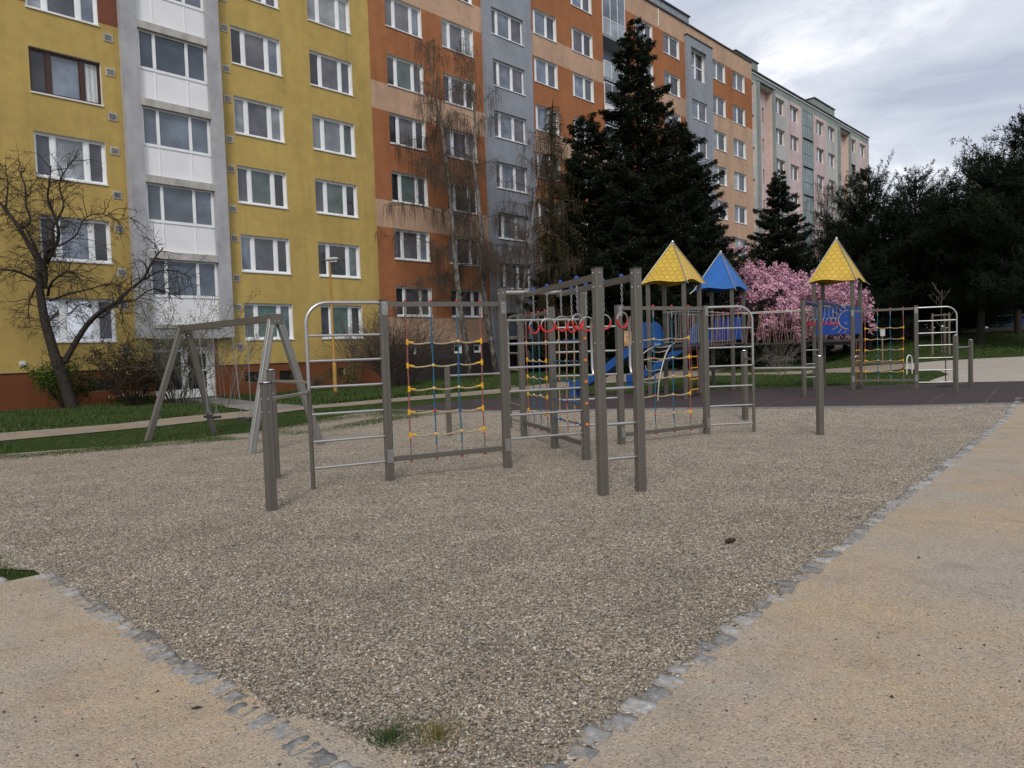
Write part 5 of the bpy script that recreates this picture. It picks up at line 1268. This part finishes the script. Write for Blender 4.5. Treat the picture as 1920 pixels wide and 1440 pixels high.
for i, (x_, y_, lb) in enumerate(((-17.2, 25.4, 'clump of pale narcissus by the plinth at the left picture edge'), (-16.2, 25.0, 'clump of narcissus between the edge clump and the green bush'), (-13.3, 25.4, 'clump of narcissus right of the leafless trunk'))):
    g = np.random.default_rng(90+i); o = tree('flower_clump', lb, x_, y_, cat='flowers', group='narcissus clumps by the plinth'); n = 700
    P = np.stack([g.normal(0, .42, n), g.normal(0, .2, n), np.zeros(n)], 1); Dd = np.stack([g.normal(0, .25, n), g.normal(0, .25, n), np.ones(n)], 1)
    blades('leaves', P, Dd, g.uniform(.18, .36, n), .022, tint(n, (.035, .065, .018), g), M['foliage'], o, i); n = 60
    P = np.stack([g.normal(0, .42, n), g.normal(0, .2, n), g.uniform(.22, .38, n)], 1); P = np.repeat(P, 5, 0)
    blades('blossoms', P, g.normal(0, 1, (n*5, 3)), .05, .04, tint(n*5, (.6, .58, .36), g, .15), M['petals'], o, i)

# --- grass
def grass(name, label, poly_s, count, hgt, wid, seed, cols_=((.03, .06, .012), (.06, .10, .022), (.13, .13, .045)), clump=0.0, zo=0.0):
    g = np.random.default_rng(seed); P = []
    tri = []
    for q in poly_s:
        for i in range(1, len(q)-1): tri.append((q[0], q[i], q[i+1]))
    tri = np.array(tri, float); ar = np.abs((tri[:, 1, 0]-tri[:, 0, 0])*(tri[:, 2, 1]-tri[:, 0, 1])-(tri[:, 2, 0]-tri[:, 0, 0])*(tri[:, 1, 1]-tri[:, 0, 1])); idx = g.choice(len(tri), count, p=ar/ar.sum())
    r1 = np.sqrt(g.random(count))[:, None]; r2 = g.random(count)[:, None]; t = tri[idx]; XY = t[:, 0]*(1-r1)+t[:, 1]*(r1*(1-r2))+t[:, 2]*(r1*r2)
    if clump: XY = XY+g.normal(0, clump, XY.shape)
    k = np.sin(XY[:, 0]*2.1+np.sin(XY[:, 1]*1.7)*2)*np.cos(XY[:, 1]*1.3+XY[:, 0]*.6); hh = hgt*(.65+.45*k)*g.uniform(.5, 1.3, count); hh = np.maximum(hh, hgt*.2)
    P = np.stack([XY[:, 0], XY[:, 1], hz(XY[:, 0], XY[:, 1])-.015+zo], 1); Dd = np.stack([g.normal(0, .4, count), g.normal(0, .4, count), np.ones(count)], 1)
    c = np.array(cols_)[g.choice(3, count, p=(.5, .38, .12))]*g.uniform(.7, 1.35, (count, 1))
    o = blades(name, P, Dd, hh, wid, c, M['blades'], None, seed, tri=True); tag(o, label, 'grass', kind='stuff'); return o
grass('grass', 'rough green grass between the yellow house and the trodden path', [[(-13.4, 14.2), (-11.5, 16.0), (-9.7, 17.55), (-9.05, 18.55), (-7.8, 20.0), (-8.7, 21.5), (-10.3, 23.75), (-12.2, 26.2), (-22, 17.5)]], 90000, .15, .022, 101, clump=.06)
grass('grass', 'strip of mown grass between the gravel and the trodden path', [SN([(-1.5, 16.3), (3.0, 16.0), (4.2, 15.5), (5.5, 15.05), (7.4, 15.0), (9.3, 15.3), (11.2, 15.2)])+[(-.3, 17.3), (-1.7, 20.9), (-.2, 22.5), (-.4, 24.1), (-3.2, 21.6), (-4.75, 20.2), (-5.9, 19.6), (-6.9, 19.0), (-7.7, 18.25), (-8.5, 17.2), (-9.5, 16.1), (-10.8, 14.9), (-12.5, 13.0)]], 90000, .06, .012, 102, clump=.10)
grass('grass', 'tall ground cover under the bushes along the yellow and orange houses', [[(-9.4, 25.3), (-7.7, 23.1), (-6.1, 21.1), (-3.6, 23.8), (-.4, 27.2), (3.3, 32.5), (2, 37), (-4, 33), (-8.2, 29.5)]], 60000, .24, .035, 103)
grass('grass', 'lawn between the rubber surface and the far path', [[(-1.3, 21.3), (.8, 23.5), (4.2, 23.9), (8.2, 23.1), (10.8, 21.8), (13.2, 21.9), (13.2, 22.9), (14.2, 24.4), (16.2, 27), (17, 29.2), (15.3, 30.1), (8.8, 31.9), (3.6, 27.2), (-.3, 22.8)]], 80000, .09, .022, 104)
grass('grass', 'lawn rising to the pines behind the far path', [[(16, 35.2), (18.7, 34.5), (22.3, 34.2), (30, 36.5), (40, 40), (30, 46), (22, 46), (16, 40.8), (12.6, 39.2), (9.8, 34.8)]], 70000, .12, .035, 105)
grass('grass', 'patch of green grass at the left edge beside the granite setts', [SN([(1.35, 6.6), (1.3, 7.3), (.7, 8.0), (-3, 9), (-3, 6.6)])], 30000, .075, .007, 106, cols_=((.03, .06, .012), (.06, .10, .022), (.11, .12, .04)), clump=.05)
def tuft(label, x, y, n, hgt, cols_, seed, rad=.07):
    g = np.random.default_rng(seed); a = g.uniform(0, 6.28, n); r_ = np.abs(g.normal(0, rad, n)); P = np.stack([x+np.cos(a)*r_, y+np.sin(a)*r_, np.zeros(n)], 1)
    Dd = np.stack([np.cos(a)*r_*4+g.normal(0, .5, n), np.sin(a)*r_*4+g.normal(0, .5, n), np.ones(n)*.8], 1)
    o = blades('grass_tuft', P, Dd, g.uniform(.3, 1, n)*hgt, .004, np.array(cols_)[g.integers(0, len(cols_), n)]*g.uniform(.7, 1.3, (n, 1)), M['blades'], None, seed, tri=True); tag(o, label, 'grass tuft', group='tufts at the gravel corner')
tuft('dark green grass tuft growing through gravel at the near corner', -.56, 2.93, 480, .065, [(.03, .06, .015), (.10, .13, .05)], 111, .065)
tuft('dry straw-coloured grass tuft beside the green one at the near corner', -.36, 2.93, 460, .07, [(.30, .22, .09), (.22, .17, .07), (.06, .09, .02)], 112, .085)

# ------------------------------------------------------------------ granite setts along the sand
g = np.random.default_rng(5); setts = []
for v in range(6):
    bm = bmesh.new(); bmesh.ops.create_cube(bm, size=1.0)
    for vv in bm.verts: vv.co.x *= .15*g.uniform(.9, 1.08); vv.co.y *= .14*g.uniform(.9, 1.12); vv.co.z *= .10
    bmesh.ops.bevel(bm, geom=list(bm.edges), offset=.016, segments=2, affect='EDGES'); bmesh.ops.subdivide_edges(bm, edges=[e_ for e_ in bm.edges if e_.calc_length() > .05], cuts=3, use_grid_fill=True)
    for vv in bm.verts:
        if vv.co.z > 0: vv.co += Vector(g.normal(0, .0035, 3)); vv.co.z += .006*math.sin(vv.co.x*40+v)
    me = bpy.data.meshes.new('granite_sett'); bm.to_mesh(me); bm.free(); me.materials.append(M['sett']); me.polygons.foreach_set('use_smooth', [True]*len(me.polygons)); setts.append(me)
def sett_row(pts, label, group, gap=.152, miss=0):
    P = [np.array(sn(*p)) for p in pts]; d_ = 0.0
    for a, c in zip(P[:-1], P[1:]):
        L = np.linalg.norm(c-a); u = (c-a)/L; k = int(L/gap)
        for i in range(k):
            if g.random() < miss: continue
            q = a+u*(i+.5)*L/k+g.normal(0, .013, 2); o = add_mesh('granite_sett', setts[int(g.integers(0, 6))])
            o.location = (q[0], q[1], H(*q)-.048+g.uniform(-.006, .002)+.010); o.rotation_euler = (g.normal(0, .03), g.normal(0, .03), math.atan2(u[1], u[0])+g.normal(0, .12)); o.scale = (g.uniform(.85, 1.1), g.uniform(.85, 1.2), 1); tag(o, label, 'paving stone', group)
sett_row([(1.62, 1.70), (3.9, 1.88), (6, 2.0), (12, 2.34), (17, 2.65), (19.3, 2.83)], 'grey granite sett in the long row between the gravel and the right sandy path', 'granite setts along the right path')
sett_row([(1.47, 1.95), (1.45, 4), (1.43, 6.4)], 'grey granite sett in the short row between the gravel and the left sandy corner', 'granite setts along the left sandy corner')
sett_row([(1.25, 6.5), (-3, 6.55)], 'pale granite sett in the row between the left grass patch and the sand', 'granite setts by the left grass patch')
b = MB(); kp = [(-3.3, 18.25), (-2.2, 17.55), (-.3, 16.8), (1.3, 16.35), (2.9, 16.1), (5.5, 15.5), (8.3, 15.1), (10.7, 15.0), (14, 15.3)]
kk = [np.array([lerp(p, q, t)[0], lerp(p, q, t)[1]]) for p, q in zip(kp[:-1], kp[1:]) for t in np.linspace(0, 1, 6, endpoint=False)]+[np.array(kp[-1])]
for p, q in zip(kk[:-1], kk[1:]):
    d = (q-p)/np.linalg.norm(q-p); m_ = (p+q)/2-np.array([-d[1], d[0]])*.03; b.obox((*m_, H(*m_)-.03), (*d, (H(*q)-H(*p))/max(.01, np.linalg.norm(q-p))), (-d[1], d[0], 0), (0, 0, 1), np.linalg.norm(q-p)/2+.004, .035, .062)
tag(b.build('concrete_edging', M['concrete']), 'low concrete edging between the gravel and the dark rubber surface', 'kerb edging')

# ------------------------------------------------------------------ loose pebbles and crumbs (nobody could count them)
def in_gravel(x, y):
    s_ = x*D[0]+y*D[1]; n_ = x*N[0]+y*N[1]; return (s_ > 1.50) & (n_ > 1.785+.055*(s_-2)) & (n_ < 15) & ~((s_ < 1.68+.07*np.sin(n_*19)) & (n_ < 2.9) & (n_ > 2.05) & (g.random(np.shape(s_)) < .85))
g = np.random.default_rng(77); P = []
for (y0, y1, dn) in ((2.3, 3.6, 6600), (3.6, 5.0, 5000), (5.0, 7.0, 2800), (7.0, 9.5, 900), (9.5, 13, 250)):
    w0, w1 = -.78*y1, .78*y1; n = int((w1-w0)*(y1-y0)*dn); x_ = g.uniform(w0, w1, n); y_ = g.uniform(y0, y1, n); k = in_gravel(x_, y_) & (np.abs(x_) < .75*y_+.3); P.append(np.stack([x_[k], y_[k]], 1))
    sp = int(n*.012); x_ = g.uniform(w0, w1, sp); y_ = g.uniform(y0, y1, sp); P.append(np.stack([x_, y_], 1)) if y1 < 6 else None
P = np.concatenate(P); n = len(P); print('pebbles', n)
size = g.lognormal(math.log(.0053), .30, n).clip(.003, .014); ov = np.array([(1, 0, 0), (0, 1, 0), (-1, 0, 0), (0, -1, 0), (0, 0, 1), (0, 0, -1)], float)
V = ov[None]*np.stack([size*g.uniform(.9, 1.5, n), size*g.uniform(.7, 1.1, n), size*g.uniform(.55, .9, n)], 1)[:, None, :]*g.uniform(.75, 1.2, (n, 6, 1))
a = g.uniform(0, 6.28, n); ca, sa = np.cos(a)[:, None], np.sin(a)[:, None]; tl = g.normal(0, .35, n)[:, None]
x_, y_, z_ = V[..., 0], V[..., 1], V[..., 2]; z2 = z_+x_*tl; X2 = x_*ca-y_*sa; Y2 = x_*sa+y_*ca
V = np.stack([X2+P[:, :1], Y2+P[:, 1:2], z2+(hz(P[:, 0], P[:, 1])+size*.35+g.uniform(-.002, .004, n))[:, None]], 2).reshape(-1, 3)
of = np.array([(0, 1, 4), (1, 2, 4), (2, 3, 4), (3, 0, 4), (1, 0, 5), (2, 1, 5), (3, 2, 5), (0, 3, 5)]); F = (of[None]+np.arange(n)[:, None, None]*6).reshape(-1, 3)
pal = np.array([c for _, c in STONES[1:]]); cc = pal[g.choice(len(pal), n, p=(.15, .24, .24, .17, .14, .05, .01))]*g.uniform(.8, 1.2, (n, 1))*1.05
me = np_mesh('loose_pebbles', V, F, M['pebbles'], smooth=True, colors=np.repeat(cc, 6, 0)); tag(add_mesh('loose_pebbles', me), 'loose grey and tan pebbles covering the near gravel', 'pebbles', kind='stuff')
# dark crumbs, cones and bits scattered on the sand
P = []
for i in range(800):
    y_ = g.uniform(2.3, 9)**1.0; x_ = g.uniform(-.75*y_, .8*y_); s_ = x_*D[0]+y_*D[1]; n_ = x_*N[0]+y_*N[1]
    if (n_ < 1.6 and s_ > 1.7) or (s_ < 1.35 and n_ < 6.3): P.append((x_, y_))
P = np.array(P); n = len(P); size = g.lognormal(math.log(.004), .45, n).clip(.002, .014)
V = ov[None]*np.stack([size*g.uniform(.9, 2.2, n), size, size*.7], 1)[:, None, :]*g.uniform(.7, 1.2, (n, 6, 1)); a = g.uniform(0, 6.28, n); ca, sa = np.cos(a)[:, None], np.sin(a)[:, None]
V = np.stack([V[..., 0]*ca-V[..., 1]*sa+P[:, :1], V[..., 0]*sa+V[..., 1]*ca+P[:, 1:2], V[..., 2]+(size*.4+.004)[:, None]], 2).reshape(-1, 3); F = (of[None]+np.arange(n)[:, None, None]*6).reshape(-1, 3)
cc = np.array([(.05, .035, .025), (.08, .06, .045), (.03, .03, .03), (.35, .33, .3)])[g.choice(4, n, p=(.4, .3, .2, .1))]
tag(add_mesh('crumbs', np_mesh('crumbs', V, F, M['pebbles'], colors=np.repeat(cc, 6, 0))), 'small dark crumbs and stones scattered over the sandy path', 'debris', kind='stuff')
M['cone'] = bark_mat('brown_cone', (.03, .018, .012), (.09, .05, .03), 60)
b = MB(); b.tube([(-.055, 0, .016), (-.03, .003, .02), (.01, .004, .022), (.045, 0, .02), (.06, -.004, .016)], [.004, .017, .021, .016, .005], 8); o = b.build('pine_cone', M['cone'], None, True); o.location = (1.70, 5.68, .005); o.rotation_euler = (0, 0, .5); tag(o, 'single brown cone lying on the gravel right of the middle', 'pine cone')

# ------------------------------------------------------------------ lamp, sign, bench, stakes, rake, others
lx, ly = -6.40, 26.0; lz_ = H(lx, ly); o = empty('street_lamp', (lx, ly, lz_)); tag(o, 'yellow lamp post with a pale head in front of the yellow house', 'street lamp')
b = MB(); b.tube([(0, 0, -.1), (0, 0, 1.15), (0, 0, 1.2), (0, 0, 4.75)], [.075, .075, .05, .042], 12); b.tube([(0, 0, 4.7), (0, 0, 4.8), (.05, 0, 4.86)], .03, 8); b.build('pole', M['lamp_y'], o, True)
b = MB(); pr = []
for i, (x_, r_, z_) in enumerate(((-.16, .03, 4.86), (-.12, .08, 4.87), (0, .11, 4.90), (.16, .115, 4.93), (.3, .08, 4.93), (.34, .02, 4.92))): pr.append(((x_, 0, z_), r_))
b.tube([p for p, _ in pr], [r_ for _, r_ in pr], 12); hd_ = b.build('lamp_head', M['lamp_h'], o, True); hd_.scale = (1, 1, .6); hd_.location = (0, 0, 1.96)
b = MB(); b.obox((.12, 0, 4.82), (1, 0, .06), (0, 1, 0), (0, 0, 1), .15, .07, .02); b.build('lens', M['g_white'], o)
def ground_thing(name, label, cat, x, y, rz=0): o = empty(name, (x, y, H(x, y)), rz); tag(o, label, cat); return o
o = ground_thing('bench', 'simple park bench with arched white tube ends beyond the rubber surface', 'bench', 14.5, 28.1, math.atan2(27.3-29, 15.1-13.9))
b = MB(); b.box(-1.0, 1.0, -.16, .16, .44, .48); b.build('seat', M['wood'], o)
for sx in (-1, 1):
    b = MB(); b.tube([(sx*1.03, -.2, -.1), (sx*1.03, -.2, .55)]+[(sx*1.03, -.2*math.cos(a), .55+.2*math.sin(a)) for a in np.linspace(.3, PI-.3, 7)]+[(sx*1.03, .2, .55), (sx*1.03, .2, -.1)], .022, 8); b.build('arched_end', M['white'], o, True)
o = ground_thing('sign', 'small white notice on a wooden post seen through the far rope net', 'sign', 17.5, 33.9); b = MB(); b.box(-.03, .03, -.02, .02, -.1, 1.6); b.build('post', M['wood'], o); b = MB(); b.box(-.11, .11, -.045, -.022, 1.4, 1.72); b.build('board', M['lamp_h'], o)
o = ground_thing('tree_support', 'frame of three wooden stakes around a young tree', 'tree stakes', 22.0, 36.6)
for sx, sy in ((-.55, 0), (.12, -.3), (.3, .4)): b = MB(); b.tube([(sx, sy, -.1), (sx, sy, 2.1)], .05, 8); b.build('stake', M['wood'], o, True)
for p, q in (((-.55, 0), (.12, -.3)), ((-.55, 0), (.3, .4)), ((.12, -.3), (.3, .4))): b = MB(); b.tube([(*p, 2.0), (*q, 2.0)], .035, 6); b.build('crossbar', M['wood'], o, True)
g = np.random.default_rng(8); o = tree('young_tree', 'thin leafless young tree tied between wooden stakes', 21.95, 36.62); b = MB(); grow(b, (0, 0, -.1), (0, 0, 1), 3.4, .024, 0, g, dict(step=.3, wig=.03, grav=[.05, .0, 0], rmin=.006, taper=.3, depth=2, kids=[14, 4], ang=.7, ratio=.33, t0=.4, tips=[], twigdepth=9)); b.build('trunk', M['twig_grey'], o, False)
o = ground_thing('rake', 'rake with a long wooden handle leaning on the far arched ladder', 'rake', 12.05, 19.95)
b = MB(); b.tube([(0, 0, .03), (-.32, -.55, 1.65)], .016, 8); b.build('handle', M['wood'], o, True)
b = MB(); b.box(-.24, .24, -.012, .012, .035, .06)
for i in range(13): b.box(-.235+i*.0385, -.225+i*.0385, -.006, .006, -.03, .035)
b.build('rake_head', M['darkmetal'], o)
o = ground_thing('info_board', 'notice board with an orange and white poster behind the climbing frame', 'notice board', 5.55, 34.2)
b = MB(); b.box(-.42, .42, 0, .06, .9, 2.45); b.box(-.46, -.40, -.02, .05, -.2, 2.5); b.box(.40, .46, -.02, .05, -.2, 2.5); b.build('frame', M['darkmetal'], o)
b = MB(); b.box(-.16, .26, -.012, -.004, 1.35, 2.05, 0)
gg = random.Random(3)
for i in range(5):
    for j in range(8):
        if gg.random() < .6: x_ = -.14+i*.08; z_ = 1.38+j*.08; b.box(x_, x_+.06, -.016, -.0125, z_, z_+.055, 1 if gg.random() < .5 else 2)
b.build('poster', [plain('poster_orange', (.50, .27, .10), .6), plain('poster_white', (.5, .5, .48), .6), plain('poster_brown', (.3, .12, .05), .6)], o)
g = np.random.default_rng(12); n = 26; V = []; Fh = []
xx, yy = np.meshgrid(np.linspace(-1, 1, n), np.linspace(-1, 1, n)); rr_ = np.hypot(xx, yy); Z = np.maximum(0, (1-rr_**1.6))*.95+g.normal(0, .015, rr_.shape)*(rr_ < 1); px_, py_ = 26.0, 47.5
V = np.stack([(xx*2.0+px_).ravel(), (yy*2.0+py_).ravel(), (Z+H(px_, py_)-.08).ravel()], 1); i_, j_ = np.meshgrid(np.arange(n-1), np.arange(n-1)); a = (j_*n+i_).ravel(); F = np.stack([a, a+1, a+n+1, a+n], 1)
tag(add_mesh('gravel_pile', np_mesh('gravel_pile', V, F, M['concrete'], smooth=True)), 'grey heap of gravel under the pines', 'gravel heap')
# nursery play hut and fence under the pines at the right
M['huty'] = plain('yellow_board', (.55, .33, .03), .6); M['hutb'] = plain('dark_blue_board', (.02, .045, .25), .6); M['green'] = plain('green_post', (.012, .10, .05), .6)
o = ground_thing('play_hut', 'blue and yellow play hut with a white roof edge under the pines at the right', 'play hut', 35.3, 50.6, R(-20)); o.scale = (.8, .8, .8)
for x0_, x1_, mt in ((-1.0, .25, 'hutb'), (.4, 1.5, 'hutb'), (.25, .4, 'huty'), (-1.15, -1.0, 'green')): b = MB(); b.box(x0_, x1_, 0, .06, -.3, 2.0); b.build('wall_panel', M[mt], o)
b = MB(); b.box(-1.6, 1.9, -.35, 1.6, 2.3, 2.42); b.build('roof', M['white'], o)
for x_ in (-1.5, 1.8): b = MB(); b.tube([(x_, -.2, -.3), (x_, -.2, 2.3)], .05, 8); b.build('post', M['green'], o)
o = ground_thing('fence', 'low green and brown picket fence before the play hut', 'fence', 31.6, 47.5, R(-30))
for i in range(14): b = MB(); b.box(i*.42-3, i*.42-2.93, 0, .03, -.2, 1.15); b.build('picket', M['green'] if i > 7 else M['wood'], o)
b = MB(); b.box(-3.1, 2.6, .03, .06, .85, .93); b.box(-3.1, 2.6, .03, .06, .25, .33); b.build('rail', M['wood'], o)
# far dark belt of trees behind everything
def belt():
    g = np.random.default_rng(200); P = []; 
    for i in range(60):
        t = i/59; x_ = 24+72*t+g.normal(0, 2); y_ = 84-44*t+g.normal(0, 3); hh = g.uniform(7, 10)
        n = 900; q = g.normal(0, 1, (n, 3)); q /= np.linalg.norm(q, axis=1)[:, None]; q *= g.uniform(.5, 1, (n, 1))**.5
        P.append(q*np.array([3.4, 2.6, hh*.52])+np.array([x_, y_, H(x_, y_)+hh*.5]))
    P = np.concatenate(P); n = len(P)
    tag(blades('far_wood', P, g.normal(0, 1, (n, 3)), .7, .42, tint(n, (.018, .026, .014), g, .4), M['foliage'], None, 5), 'distant dark belt of trees closing the view behind the pines', 'woodland', kind='stuff')
belt()
